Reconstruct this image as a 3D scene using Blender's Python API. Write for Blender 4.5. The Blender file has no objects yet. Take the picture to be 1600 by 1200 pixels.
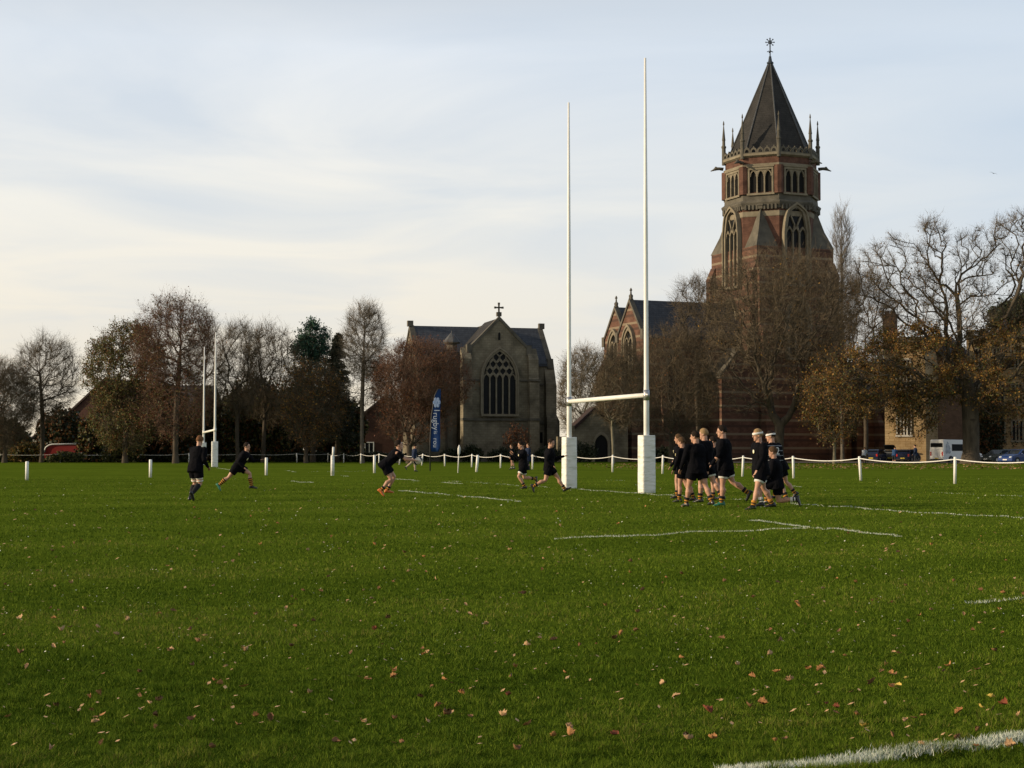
import bpy, math, random
import numpy as np
from mathutils import Vector, Matrix, noise as mnoise

SC = bpy.context.scene
COL = SC.collection
R = math.radians
# ------------------------------------------------------------------ camera
F = 2450.0            # focal length in photograph pixels (1600 wide)
HOR = 705.0           # horizon row
CAMH = 1.26
TH = math.atan((HOR - 600.0) / F)
cd = bpy.data.cameras.new('camera')
cam = bpy.data.objects.new('camera', cd)
COL.objects.link(cam)
cam.location = (0, 0, CAMH)
cam.rotation_euler = (math.pi / 2 + TH, 0, 0)
cd.sensor_width = 36.0
cd.lens = 36.0 * F / 1600.0
cd.clip_start = 0.1
cd.clip_end = 6000
SC.camera = cam
# ------------------------------------------------------------------ light
SUN_EL, SUN_AZ = 16.0, 261.0        # azimuth clockwise from +Y: 270 is due left of the view
sd = Vector((math.sin(R(SUN_AZ)) * math.cos(R(SUN_EL)), math.cos(R(SUN_AZ)) * math.cos(R(SUN_EL)), math.sin(R(SUN_EL))))
sl = bpy.data.lights.new('sun', 'SUN')
sl.energy = 4.9
sl.angle = R(0.6)
sl.color = (1.0, 0.80, 0.55)
sun = bpy.data.objects.new('sun', sl)
COL.objects.link(sun)
sun.rotation_euler = sd.to_track_quat('Z', 'Y').to_euler()
sun.location = (-40, 20, 60)
SC.view_settings.view_transform = 'Standard'
SC.view_settings.look = 'None'
SC.view_settings.exposure = 0.0
SC.view_settings.gamma = 1.0
SC.cycles.use_denoising = True
SC.cycles.max_bounces = 6
SC.cycles.diffuse_bounces = 3
SC.cycles.transparent_max_bounces = 8

W = bpy.data.worlds.new('World')
SC.world = W
W.use_nodes = True
nt = W.node_tree
nt.nodes.clear()


def wn(t, **k):
    n = nt.nodes.new(t)
    for a, b in k.items():
        setattr(n, a, b)
    return n


def wl(a, b):
    nt.links.new(a, b)


def wmath(op, a, b=None, clamp=False):
    n = wn('ShaderNodeMath', operation=op, use_clamp=clamp)
    for i, v in enumerate((a, b)):
        if v is None:
            continue
        if isinstance(v, (int, float)):
            n.inputs[i].default_value = v
        else:
            wl(v, n.inputs[i])
    return n.outputs[0]


def wmix(fac, a, b):
    n = wn('ShaderNodeMix', data_type='RGBA')
    for s, v in ((n.inputs[0], fac), (n.inputs[6], a), (n.inputs[7], b)):
        if isinstance(v, (int, float)):
            s.default_value = v
        elif isinstance(v, tuple):
            s.default_value = (*v, 1)
        else:
            wl(v, s)
    return n.outputs[2]


sky = wn('ShaderNodeTexSky', sky_type='NISHITA')
sky.sun_disc = False
sky.sun_elevation = R(SUN_EL)
sky.sun_rotation = R(SUN_AZ)
sky.altitude = 100
sky.air_density = 1.0
sky.dust_density = 1.5
sky.ozone_density = 1.5
tc = wn('ShaderNodeTexCoord')
sep = wn('ShaderNodeSeparateXYZ')
wl(tc.outputs['Generated'], sep.inputs[0])
zc = wmath('MAXIMUM', sep.outputs[2], 0.0)
den = wmath('ADD', zc, 0.055)
cx = wmath('DIVIDE', sep.outputs[0], den)
cy = wmath('DIVIDE', sep.outputs[1], den)
cmb = wn('ShaderNodeCombineXYZ')
wl(cx, cmb.inputs[0])
wl(cy, cmb.inputs[1])
nz = wn('ShaderNodeTexNoise', noise_dimensions='3D')
nz.inputs['Scale'].default_value = 0.85
nz.inputs['Detail'].default_value = 7
nz.inputs['Roughness'].default_value = 0.52
nz.inputs['Distortion'].default_value = 0.7
wl(cmb.outputs[0], nz.inputs['Vector'])
mp2 = wn('ShaderNodeMapping')
mp2.inputs['Location'].default_value = (3.1, 1.7, 0)
mp2.inputs['Scale'].default_value = (0.22, 0.3, 1)
wl(cmb.outputs[0], mp2.inputs[0])
nz2 = wn('ShaderNodeTexNoise', noise_dimensions='3D')
nz2.inputs['Scale'].default_value = 1.0
nz2.inputs['Detail'].default_value = 5
wl(mp2.outputs[0], nz2.inputs['Vector'])
# veil of high cloud: warm and bright low down, cooler grey overhead (all times 10: background strength is 0.1)
rmp = wn('ShaderNodeValToRGB')
wl(zc, rmp.inputs[0])
e = rmp.color_ramp.elements
e[0].position = 0.0
e[0].color = (0.98, 0.83, 0.60, 1)
e[1].position = 1.0
e[1].color = (0.09, 0.105, 0.13, 1)
for p_, c_ in ((0.07, (0.95, 0.875, 0.74)), (0.15, (0.96, 0.93, 0.85)), (0.25, (0.83, 0.88, 0.935)), (0.34, (0.40, 0.46, 0.53)), (0.55, (0.16, 0.185, 0.22))):
    q = e.new(p_)
    q.color = (*c_, 1)
mr = wn('ShaderNodeMapRange')
mr.inputs[1].default_value = 0.40
mr.inputs[2].default_value = 0.66
wl(nz.outputs[0], mr.inputs[0])
grey = wmix(0.75, rmp.outputs[0], (0.54, 0.65, 0.79))
fac1 = wmath('MULTIPLY', mr.outputs[0], wmath('MINIMUM', wmath('MULTIPLY', zc, 4.2), 0.65), True)
veil = wmix(fac1, rmp.outputs[0], grey)
mr2 = wn('ShaderNodeMapRange')
mr2.inputs[1].default_value = 0.50
mr2.inputs[2].default_value = 0.70
wl(nz2.outputs[0], mr2.inputs[0])
veil = wmix(wmath('MULTIPLY', mr2.outputs[0], 0.32, True), veil, (0.88, 0.86, 0.80))
# bluer away from the sun, warmer and brighter towards it
dt = wn('ShaderNodeVectorMath', operation='DOT_PRODUCT')
wl(tc.outputs['Generated'], dt.inputs[0])
dt.inputs[1].default_value = tuple(sd)
away = wmath('MULTIPLY', wmath('ADD', wmath('MULTIPLY', dt.outputs['Value'], -1.0), -0.03), 1.7, True)
veil = wmix(wmath('MULTIPLY', away, wmath('MINIMUM', wmath('MULTIPLY', zc, 7.0), 1.0)), veil, (0.58, 0.70, 0.84))
glow = wmath('POWER', wmath('MAXIMUM', dt.outputs['Value'], 0.0), 3.0)
gl = wn('ShaderNodeVectorMath', operation='SCALE')
gl.inputs[0].default_value = (0.55, 0.43, 0.28)
wl(glow, gl.inputs['Scale'])
ad = wn('ShaderNodeVectorMath', operation='ADD')
wl(veil, ad.inputs[0])
wl(gl.outputs[0], ad.inputs[1])
s10 = wn('ShaderNodeVectorMath', operation='SCALE')
wl(ad.outputs[0], s10.inputs[0])
s10.inputs['Scale'].default_value = 10.0
skym = wmix(0.93, sky.outputs[0], s10.outputs[0])
bg = wn('ShaderNodeBackground')
bg.inputs['Strength'].default_value = 0.1
wl(skym, bg.inputs[0])
wo = wn('ShaderNodeOutputWorld')
wl(bg.outputs[0], wo.inputs[0])

# ------------------------------------------------------------------ helpers


def ray(px, py):
    x, y = (px - 800.0) / F, (600.0 - py) / F
    return Vector((x, math.cos(TH) - y * math.sin(TH), math.sin(TH) + y * math.cos(TH)))


def G(px, py):
    """ground point seen at a photograph pixel"""
    d = ray(px, py)
    t = -CAMH / d.z
    return Vector((d.x * t, d.y * t, 0.0))


def P(px, py, Y):
    d = ray(px, py)
    t = Y / d.y
    return Vector((d.x * t, Y, CAMH + d.z * t))


def tag(o, label=None, cat=None, group=None, kind=None):
    for k, v in (('label', label), ('category', cat), ('group', group), ('kind', kind)):
        if v:
            o[k] = v
    return o


def empty(name, loc, label, cat, group=None, rz=0.0):
    o = bpy.data.objects.new(name, None)
    o.empty_display_size = 0.3
    COL.objects.link(o)
    o.location = loc
    o.rotation_euler = (0, 0, rz)
    return tag(o, label, cat, group)


class MB:
    """collects polygons (with a material slot each) and links them as one mesh object"""

    def __init__(self):
        self.v, self.f, self.m = [], [], []

    def add(self, verts, faces, m=0):
        b = len(self.v)
        self.v.extend([tuple(p) for p in verts])
        for fc in faces:
            self.f.append([b + i for i in fc])
            self.m.append(m)

    def box(self, x0, x1, y0, y1, z0, z1, m=0):
        v = [(x, y, z) for z in (z0, z1) for y in (y0, y1) for x in (x0, x1)]
        self.add(v, [(0, 2, 3, 1), (4, 5, 7, 6), (0, 1, 5, 4), (2, 6, 7, 3), (0, 4, 6, 2), (1, 3, 7, 5)], m)

    def fbox(self, fr, a0, a1, b0, b1, c0, c1, m=0):
        v = [fr(a, b, c) for b in (b0, b1) for c in (c0, c1) for a in (a0, a1)]
        self.add(v, [(0, 2, 3, 1), (4, 5, 7, 6), (0, 1, 5, 4), (2, 6, 7, 3), (0, 4, 6, 2), (1, 3, 7, 5)], m)

    def fprism(self, fr, poly, c0, c1, m=0):
        n = len(poly)
        v = [fr(a, b, c0) for a, b in poly] + [fr(a, b, c1) for a, b in poly]
        fs = [tuple(range(n))[::-1], tuple(range(n, 2 * n))]
        fs += [(i, (i + 1) % n, n + (i + 1) % n, n + i) for i in range(n)]
        self.add(v, fs, m)

    def fband(self, fr, outer, inner, c0, c1, m=0, closed=False):
        """a moulding between two open outlines of equal length, c0..c1 deep"""
        n = len(outer)
        v = [fr(a, b, c) for c in (c0, c1) for pl in (outer, inner) for a, b in pl]
        fs = []
        for i in range(n if closed else n - 1):
            j = (i + 1) % n
            o0, i0, o1, i1 = i, n + i, 2 * n + i, 3 * n + i
            p0, q0, p1, q1 = j, n + j, 2 * n + j, 3 * n + j
            fs += [(o1, p1, q1, i1), (o0, p0, p1, o1), (i0, i1, q1, q0), (o0, i0, q0, p0)]
        if not closed:
            fs += [(0, 2 * n, 3 * n, n), (n - 1, 2 * n - 1, 4 * n - 1, 3 * n - 1)]
        self.add(v, fs, m)

    def loft(self, rings, m=0, caps=True, mats=None):
        n = len(rings[0])
        b = len(self.v)
        for r in rings:
            self.v.extend([tuple(p) for p in r])
        for k in range(len(rings) - 1):
            for i in range(n):
                j = (i + 1) % n
                self.f.append([b + k * n + i, b + k * n + j, b + (k + 1) * n + j, b + (k + 1) * n + i])
                self.m.append(mats[k] if mats else m)
        if caps:
            self.f.append([b + i for i in range(n)][::-1])
            self.m.append(mats[0] if mats else m)
            self.f.append([b + (len(rings) - 1) * n + i for i in range(n)])
            self.m.append(mats[-1] if mats else m)

    def tube(self, pts, rad, sides=8, m=0, caps=True, flat=None, mats=None, round_ends=False):
        pts = [Vector(p) for p in pts]
        if isinstance(rad, (int, float)):
            rad = [rad] * len(pts)
        rad = [(r, r) if isinstance(r, (int, float)) else r for r in rad]
        if round_ends:
            d0 = (pts[0] - pts[1]).normalized()
            d1 = (pts[-1] - pts[-2]).normalized()
            a, z = rad[0], rad[-1]
            sc = lambda r, k: (r[0] * k, r[1] * k)
            m0, m1 = min(a), min(z)
            pts = [pts[0] + d0 * m0 * .95, pts[0] + d0 * m0 * .6] + pts + [pts[-1] + d1 * m1 * .6, pts[-1] + d1 * m1 * .95]
            rad = [sc(a, .3), sc(a, .8)] + rad + [sc(z, .8), sc(z, .3)]
        rings = []
        prev = None
        for i, p in enumerate(pts):
            t = (pts[min(i + 1, len(pts) - 1)] - pts[max(i - 1, 0)]).normalized()
            if flat is not None:
                s = Vector(flat) - t * t.dot(Vector(flat))
            elif prev is None:
                s = t.orthogonal()
            else:
                s = prev - t * prev.dot(t)
            if s.length < 1e-5:
                s = t.orthogonal()
            s.normalize()
            prev = s
            w = t.cross(s)
            ra, rb = rad[i]
            rings.append([p + s * math.cos(2 * math.pi * k / sides) * ra + w * math.sin(2 * math.pi * k / sides) * rb for k in range(sides)])
        self.loft(rings, m, caps, mats)

    def ball(self, c, r, n=10, m=0, axes=None):
        c = Vector(c)
        if isinstance(r, (int, float)):
            r = (r, r, r)
        ax = axes or (Vector((1, 0, 0)), Vector((0, 1, 0)), Vector((0, 0, 1)))
        rings = []
        k = max(4, n // 2 + 1)
        for i in range(k + 1):
            ph = -math.pi / 2 + math.pi * (0.04 + 0.92 * i / k)
            rings.append([c + ax[0] * math.cos(2 * math.pi * j / n) * math.cos(ph) * r[0] + ax[1] * math.sin(2 * math.pi * j / n) * math.cos(ph) * r[1] + ax[2] * math.sin(ph) * r[2] for j in range(n)])
        self.loft(rings, m)

    def ngon_rings(self, c, prof, n, rot=0.0, m=0, caps=True):
        """stack of regular n-gons: prof = [(radius, z)]"""
        rings = [[(c[0] + r * math.sin(rot + 2 * math.pi * k / n), c[1] - r * math.cos(rot + 2 * math.pi * k / n), z) for k in range(n)] for r, z in prof]
        self.loft(rings, m, caps)

    def build(self, name, mats, parent=None, smooth=False, link=True):
        me = bpy.data.meshes.new(name)
        me.from_pydata(self.v, [], self.f)
        if not isinstance(mats, (list, tuple)):
            mats = [mats]
        for x in mats:
            me.materials.append(x)
        me.polygons.foreach_set('material_index', self.m)
        if smooth:
            me.polygons.foreach_set('use_smooth', [True] * len(self.f))
        me.update()
        o = bpy.data.objects.new(name, me)
        if link:
            COL.objects.link(o)
        o.parent = parent
        return o


def tri_mesh(name, verts, tris, midx, mats, parent=None, smooth=False, quad=3):
    """fast numpy mesh: verts (n,3), tris (m,quad)"""
    me = bpy.data.meshes.new(name)
    nv, nf = len(verts), len(tris)
    me.vertices.add(nv)
    me.vertices.foreach_set('co', np.asarray(verts, np.float32).ravel())
    me.loops.add(nf * quad)
    me.loops.foreach_set('vertex_index', np.asarray(tris, np.int32).ravel())
    me.polygons.add(nf)
    me.polygons.foreach_set('loop_start', np.arange(0, nf * quad, quad, dtype=np.int32))
    for x in mats:
        me.materials.append(x)
    if midx is not None:
        me.polygons.foreach_set('material_index', np.asarray(midx, np.int32))
    me.polygons.foreach_set('use_smooth', np.full(nf, smooth))
    me.update(calc_edges=True)
    o = bpy.data.objects.new(name, me)
    COL.objects.link(o)
    o.parent = parent
    return o


# ------------------------------------------------------------------ materials
def mat(name, cols, rough=0.8, scale=1.0, bump=0.0, bscale=None, spec=0.3, stretch=None, detail=4, metal=0.0, band=None, blocks=None, trans=None, per_island=0.0, coords='Object'):
    """procedural surface: noise between the colours; band = (colour, period, width, offset): courses by height;
    blocks = (w, h, mortar colour): masonry joints; per_island: random value per loose piece"""
    m = bpy.data.materials.new(name)
    m.use_nodes = True
    t = m.node_tree
    N, L = t.nodes, t.links
    b = N['Principled BSDF']
    b.inputs['Roughness'].default_value = rough
    b.inputs['Metallic'].default_value = metal
    b.inputs['Specular IOR Level'].default_value = spec
    if isinstance(cols[0], (int, float)):
        cols = [cols]
    co = N.new('ShaderNodeTexCoord')
    vec = co.outputs[coords]
    if stretch:
        mp = N.new('ShaderNodeMapping')
        mp.inputs['Scale'].default_value = stretch
        L.new(vec, mp.inputs[0])
        vec = mp.outputs[0]
    nzn = N.new('ShaderNodeTexNoise')
    nzn.inputs['Scale'].default_value = scale
    nzn.inputs['Detail'].default_value = detail
    nzn.inputs['Roughness'].default_value = 0.6
    L.new(vec, nzn.inputs['Vector'])
    if len(cols) == 1:
        b.inputs['Base Color'].default_value = (*cols[0], 1)
        out = None
    else:
        r = N.new('ShaderNodeValToRGB')
        el = r.color_ramp.elements
        el[0].position, el[0].color = 0.32, (*cols[0], 1)
        el[1].position, el[1].color = 0.68, (*cols[-1], 1)
        for i, c in enumerate(cols[1:-1]):
            q_ = el.new(0.32 + 0.36 * (i + 1) / (len(cols) - 1))
            q_.color = (*c, 1)
        src = nzn.outputs[0]
        if per_island:
            g = N.new('ShaderNodeNewGeometry')
            mx = N.new('ShaderNodeMix')
            mx.inputs[0].default_value = per_island
            L.new(src, mx.inputs[2])
            L.new(g.outputs['Random Per Island'], mx.inputs[3])
            src = mx.outputs[0]
        L.new(src, r.inputs[0])
        out = r.outputs[0]
    if blocks:
        sp = N.new('ShaderNodeSeparateXYZ')
        L.new(co.outputs['Object'], sp.inputs[0])
        su = N.new('ShaderNodeMath')
        L.new(sp.outputs[0], su.inputs[0])
        L.new(sp.outputs[1], su.inputs[1])
        cb = N.new('ShaderNodeCombineXYZ')
        L.new(su.outputs[0], cb.inputs[0])
        L.new(sp.outputs[2], cb.inputs[1])
        bt = N.new('ShaderNodeTexBrick')
        bt.inputs['Scale'].default_value = 1.0
        bt.inputs['Brick Width'].default_value = blocks[0]
        bt.inputs['Row Height'].default_value = blocks[1]
        bt.inputs['Mortar Size'].default_value = blocks[1] * 0.08
        bt.inputs['Color1'].default_value = (1, 1, 1, 1)
        bt.inputs['Color2'].default_value = (.82, .82, .82, 1)
        bt.inputs['Mortar'].default_value = (*blocks[2], 1)
        L.new(cb.outputs[0], bt.inputs['Vector'])
        mm = N.new('ShaderNodeMix')
        mm.data_type = 'RGBA'
        mm.blend_type = 'MULTIPLY'
        mm.inputs[0].default_value = 1.0
        L.new(out, mm.inputs[6])
        L.new(bt.outputs['Color'], mm.inputs[7])
        out = mm.outputs[2]
    if band:
        for bc, per, wid, off in (band if isinstance(band, list) else [band]):
            sp = N.new('ShaderNodeSeparateXYZ')
            L.new(co.outputs['Object'], sp.inputs[0])
            a1 = N.new('ShaderNodeMath')
            a1.operation = 'ADD'
            a1.inputs[1].default_value = off
            L.new(sp.outputs[2], a1.inputs[0])
            a2 = N.new('ShaderNodeMath')
            a2.operation = 'WRAP'
            a2.inputs[1].default_value = per
            a2.inputs[2].default_value = 0
            L.new(a1.outputs[0], a2.inputs[0])
            a3 = N.new('ShaderNodeMath')
            a3.operation = 'LESS_THAN'
            a3.inputs[1].default_value = wid
            L.new(a2.outputs[0], a3.inputs[0])
            mm = N.new('ShaderNodeMix')
            mm.data_type = 'RGBA'
            mm.inputs[7].default_value = (*bc, 1)
            L.new(a3.outputs[0], mm.inputs[0])
            if out is None:
                mm.inputs[6].default_value = (*cols[0], 1)
            else:
                L.new(out, mm.inputs[6])
            out = mm.outputs[2]
    if out is not None:
        L.new(out, b.inputs['Base Color'])
    if bump:
        n2 = N.new('ShaderNodeTexNoise')
        n2.inputs['Scale'].default_value = bscale or scale * 4
        n2.inputs['Detail'].default_value = 6
        L.new(vec, n2.inputs['Vector'])
        bn = N.new('ShaderNodeBump')
        bn.inputs['Strength'].default_value = bump
        bn.inputs['Distance'].default_value = 0.05
        L.new(n2.outputs[0], bn.inputs['Height'])
        L.new(bn.outputs[0], b.inputs['Normal'])
    if trans:
        tr = N.new('ShaderNodeBsdfTranslucent')
        if out is not None:
            L.new(out, tr.inputs[0])
        else:
            tr.inputs[0].default_value = (*cols[0], 1)
        mx = N.new('ShaderNodeMixShader')
        mx.inputs[0].default_value = trans
        L.new(b.outputs[0], mx.inputs[1])
        L.new(tr.outputs[0], mx.inputs[2])
        L.new(mx.outputs[0], N['Material Output'].inputs[0])
    return m


M = {}
M['white_paint'] = mat('white_paint', [(.72, .71, .66), (.80, .79, .75)], .45, 3, spec=.4)
M['pad'] = mat('pad_vinyl', [(.56, .56, .48), (.74, .73, .69), (.80, .79, .75)], .55, 2.2, bump=.7, bscale=4, stretch=(1, 1, 3.5), detail=8)
M['metal'] = mat('galvanised', [(.35, .36, .38), (.5, .5, .5)], .4, 5, metal=.8)
M['rope'] = mat('white_rope', [(.62, .61, .57), (.75, .74, .7)], .8, 20)
M['line'] = mat('line_paint', [(.55, .60, .50), (.78, .78, .74)], .9, 14)
M['black_cloth'] = mat('black_cloth', [(.0035, .0035, .005), (.006, .006, .008)], .9, 6, bump=.25, bscale=14, spec=.06)
M['navy_cloth'] = mat('navy_cloth', [(.012, .020, .045), (.02, .03, .065)], .85, 6, bump=.2, bscale=14, spec=.15)
M['blue_cloth'] = mat('blue_cloth', [(.02, .05, .12), (.03, .07, .16)], .85, 6, spec=.15)
M['pale_shirt'] = mat('pale_shirt', [(.42, .48, .58), (.5, .55, .62)], .85, 6, spec=.15)
M['khaki'] = mat('khaki_cloth', [(.30, .25, .18), (.38, .32, .23)], .85, 6, spec=.15)
M['dark_trouser'] = mat('dark_trouser', [(.02, .022, .03), (.03, .032, .04)], .85, 6, spec=.15)
M['striped'] = mat('striped_jersey', [(.005, .005, .007)], .9, 6, band=((.22, .23, .25), .115, .018, .0), spec=.06)
M['skin'] = mat('skin', [(.40, .215, .14), (.47, .265, .18)], .5, 9, spec=.35)
M['sock_black'] = mat('sock_black', [(.01, .01, .012)], .9)
M['sock_amber'] = mat('sock_amber', [(.42, .18, .02), (.50, .23, .035)], .9, 20)
M['sock_white'] = mat('sock_white', [(.65, .62, .55)], .9)
M['boot_black'] = mat('boot_black', [(.012, .012, .013)], .35, spec=.5)
M['boot_green'] = mat('boot_green', [(.015, .13, .085), (.02, .17, .11)], .4, 5, spec=.5)
M['boot_orange'] = mat('boot_orange', [(.55, .14, .03)], .4, spec=.5)
M['hair_dark'] = mat('hair_dark', [(.012, .009, .007), (.03, .02, .014)], .8, 40, stretch=(1, 1, .2), spec=.08)
M['hair_brown'] = mat('hair_brown', [(.06, .035, .02), (.10, .06, .03)], .8, 40, stretch=(1, 1, .2), spec=.08)
M['hair_blond'] = mat('hair_blond', [(.24, .15, .07), (.34, .23, .12)], .8, 40, stretch=(1, 1, .2), spec=.08)
M['hair_auburn'] = mat('hair_auburn', [(.12, .055, .025), (.18, .09, .045)], .8, 40, stretch=(1, 1, .2), spec=.08)
M['eye'] = mat('eye_dark', [(.02, .015, .012)], .2)
M['badge'] = mat('badge_yellow', [(.75, .62, .22), (.8, .78, .7)], .7, 30)
M['white_cloth'] = mat('white_cloth', [(.7, .69, .66)], .85)
M['ball'] = mat('ball_leather', [(.62, .55, .42), (.7, .64, .52)], .55, 8)
M['ball_dark'] = mat('ball_panel', [(.03, .03, .05)], .5)
M['flag_blue'] = mat('flag_blue', [(.009, .042, .16), (.012, .055, .20)], .7, 2, trans=.25)
M['flag_white'] = mat('flag_white', [(.45, .50, .58)], .8)
M['flag_crest'] = mat('flag_crest', [(.16, .24, .42), (.3, .38, .55)], .8, 6)
M['pole'] = mat('dark_pole', [(.03, .03, .032)], .5)
# masonry
M['stone'] = mat('grey_limestone', [(.10, .087, .060), (.185, .16, .112), (.27, .235, .165)], .9, .55, bump=.4, bscale=3, detail=8, blocks=(.62, .30, (.72, .70, .66)))
M['stone_trim'] = mat('dressed_stone', [(.155, .132, .092), (.24, .208, .15)], .9, 1.2, bump=.3, bscale=5, detail=6)
M['stone_pale'] = mat('pale_mullions', [(.36, .34, .30), (.5, .48, .43)], .85, 2)
M['stone_dark'] = mat('weathered_stone', [(.065, .060, .048), (.135, .122, .095)], .9, .8, bump=.3, bscale=4, detail=8)
M['brick'] = mat('red_brick', [(.070, .034, .024), (.115, .057, .040), (.155, .080, .057)], .9, 1.2, bump=.3, bscale=6, detail=8, blocks=(.46, .15, (.75, .7, .62)))
M['brick_banded'] = mat('banded_brick', [(.080, .040, .026), (.125, .063, .042), (.165, .086, .060)], .9, 1.0, bump=.3, bscale=6, detail=8, blocks=(.46, .15, (.75, .7, .62)), band=[((.20, .155, .105), 1.7, .28, .2), ((.07, .038, .027), 1.7, .30, -.75)])
M['slate'] = mat('blue_slate', [(.040, .046, .058), (.070, .078, .092)], .75, 1.5, bump=.4, bscale=5, detail=6, blocks=(.5, .28, (.55, .55, .55)))
M['slate_brown'] = mat('brown_tile', [(.019, .0185, .018), (.038, .0355, .033)], .85, 1.0, bump=.4, bscale=5, detail=8, blocks=(.5, .3, (.6, .6, .6)))
M['lead'] = mat('lead', [(.05, .052, .055), (.085, .088, .09)], .6, 2)
M['glass_dark'] = mat('leaded_glass', [(.006, .007, .008), (.012, .013, .015)], .5, 4, spec=.15)
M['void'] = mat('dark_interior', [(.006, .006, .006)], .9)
M['tan_stone'] = mat('tan_stone', [(.25, .17, .085), (.34, .24, .125), (.39, .29, .16)], .9, .7, bump=.3, bscale=4, detail=7, blocks=(.6, .3, (.7, .65, .55)))
M['brown_brick'] = mat('brown_brick', [(.11, .066, .04), (.17, .10, .062)], .9, 1.2, bump=.3, bscale=6, blocks=(.46, .15, (.7, .66, .6)))
M['house_brick'] = mat('house_brick', [(.060, .028, .020), (.090, .042, .030)], .9, 1.2, bump=.3, bscale=6, blocks=(.46, .15, (.7, .66, .6)))
M['house_tile'] = mat('house_tile', [(.030, .019, .017), (.050, .030, .025)], .9, 1.2, bump=.3, bscale=6)
M['house_slate'] = mat('house_slate', [(.030, .030, .035), (.05, .05, .055)], .8, 1.5, bump=.3)
M['iron'] = mat('wrought_iron', [(.04, .05, .065)], .5, metal=.3)
# vegetation
M['bark'] = mat('bark_dark', [(.045, .036, .026), (.095, .076, .054)], .95, 3, bump=.6, bscale=12, stretch=(1, 1, .3))
M['bark_pale'] = mat('bark_pale', [(.13, .115, .08), (.21, .19, .135)], .95, 3, bump=.5, bscale=12, stretch=(1, 1, .3))
M['bark_birch'] = mat('bark_grey', [(.08, .07, .055), (.15, .13, .105)], .95, 3, bump=.5, bscale=12, stretch=(1, 1, .4))
M['twig'] = mat('twig_brown', [(.085, .064, .040), (.155, .120, .076)], .9, .8, per_island=.5)
M['twig_red'] = mat('twig_red', [(.11, .062, .042), (.18, .105, .070)], .9, .8, per_island=.5)
M['twig_pale'] = mat('twig_pale', [(.13, .105, .075), (.22, .18, .13)], .9, .8, per_island=.5)
M['leaf_gold'] = mat('leaf_gold', [(.11, .060, .014), (.25, .135, .028), (.40, .22, .045)], .6, .6, trans=.3, per_island=.7)
M['leaf_copper'] = mat('leaf_copper', [(.085, .034, .012), (.16, .066, .022), (.22, .095, .03)], .6, .6, trans=.25, per_island=.7)
M['leaf_rust'] = mat('leaf_rust', [(.10, .030, .014), (.16, .050, .022)], .6, .6, trans=.25, per_island=.7)
M['leaf_olive'] = mat('leaf_olive', [(.065, .080, .022), (.125, .135, .036), (.18, .16, .052)], .6, .5, trans=.25, per_island=.7)
M['leaf_dark'] = mat('leaf_dark', [(.014, .020, .007), (.032, .040, .014)], .5, .5, per_island=.7)
M['leaf_pine'] = mat('leaf_pine', [(.012, .045, .028), (.028, .085, .050)], .6, .5, per_island=.7)
M['leaf_spruce'] = mat('leaf_spruce', [(.018, .022, .012), (.035, .038, .018)], .6, .5, per_island=.7)
# ground
M['asphalt'] = mat('asphalt', [(.09, .08, .07), (.15, .13, .105)], .9, 1.5, bump=.2)
for k_, c_ in (('tan', [(.44, .26, .12), (.58, .38, .21)]), ('brown', [(.15, .075, .030), (.25, .13, .055)]), ('orange', [(.36, .16, .055), (.46, .23, .085)]), ('yellow', [(.60, .42, .08), (.68, .52, .14)]), ('russet', [(.17, .045, .022), (.25, .07, .03)])):
    M['fallen_' + k_] = mat('fallen_leaf_' + k_, c_, .65, 30, bump=.4, bscale=60)
M['litter'] = mat('leaf_bits', [(.55, .50, .30), (.85, .82, .66)], .7, 3, per_island=.8)
M['litter_brown'] = mat('leaf_bits_brown', [(.16, .085, .035), (.32, .18, .075)], .7, 3, per_island=.8)
# vehicles
M['van_white'] = mat('van_white', [(.72, .72, .70), (.78, .78, .76)], .3, 2, spec=.5)
M['car_blue'] = mat('car_blue', [(.008, .036, .16)], .25, spec=.6)
M['car_green'] = mat('car_dark_green', [(.012, .022, .018)], .25, spec=.6)
M['car_grey'] = mat('car_grey', [(.10, .105, .11)], .3, spec=.6)
M['car_navy'] = mat('car_navy', [(.008, .014, .04)], .25, spec=.6)
M['red_paint'] = mat('red_paint', [(.24, .02, .018), (.30, .03, .025)], .5, 1.5)
M['glass'] = mat('car_glass', [(.004, .005, .006)], .35, spec=.08)
M['windscreen'] = mat('windscreen', [(.03, .035, .04)], .08, spec=.7)
M['tyre'] = mat('tyre', [(.012, .012, .012)], .8)
M['rim'] = mat('wheel_rim', [(.35, .35, .36)], .35, metal=.6)
M['lamp_red'] = mat('lamp_red', [(.45, .02, .015)], .2, spec=.6)
M['lamp_clear'] = mat('lamp_clear', [(.6, .65, .7)], .1, spec=.8)
M['plate_white'] = mat('plate_white', [(.7, .7, .65)], .5)
M['plate_yellow'] = mat('plate_yellow', [(.65, .5, .06)], .5)
M['mural_grey'] = mat('van_graphic', [(.25, .28, .32), (.5, .53, .56)], .35, 3)
M['trim_black'] = mat('trim_black', [(.015, .015, .016)], .5)
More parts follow.
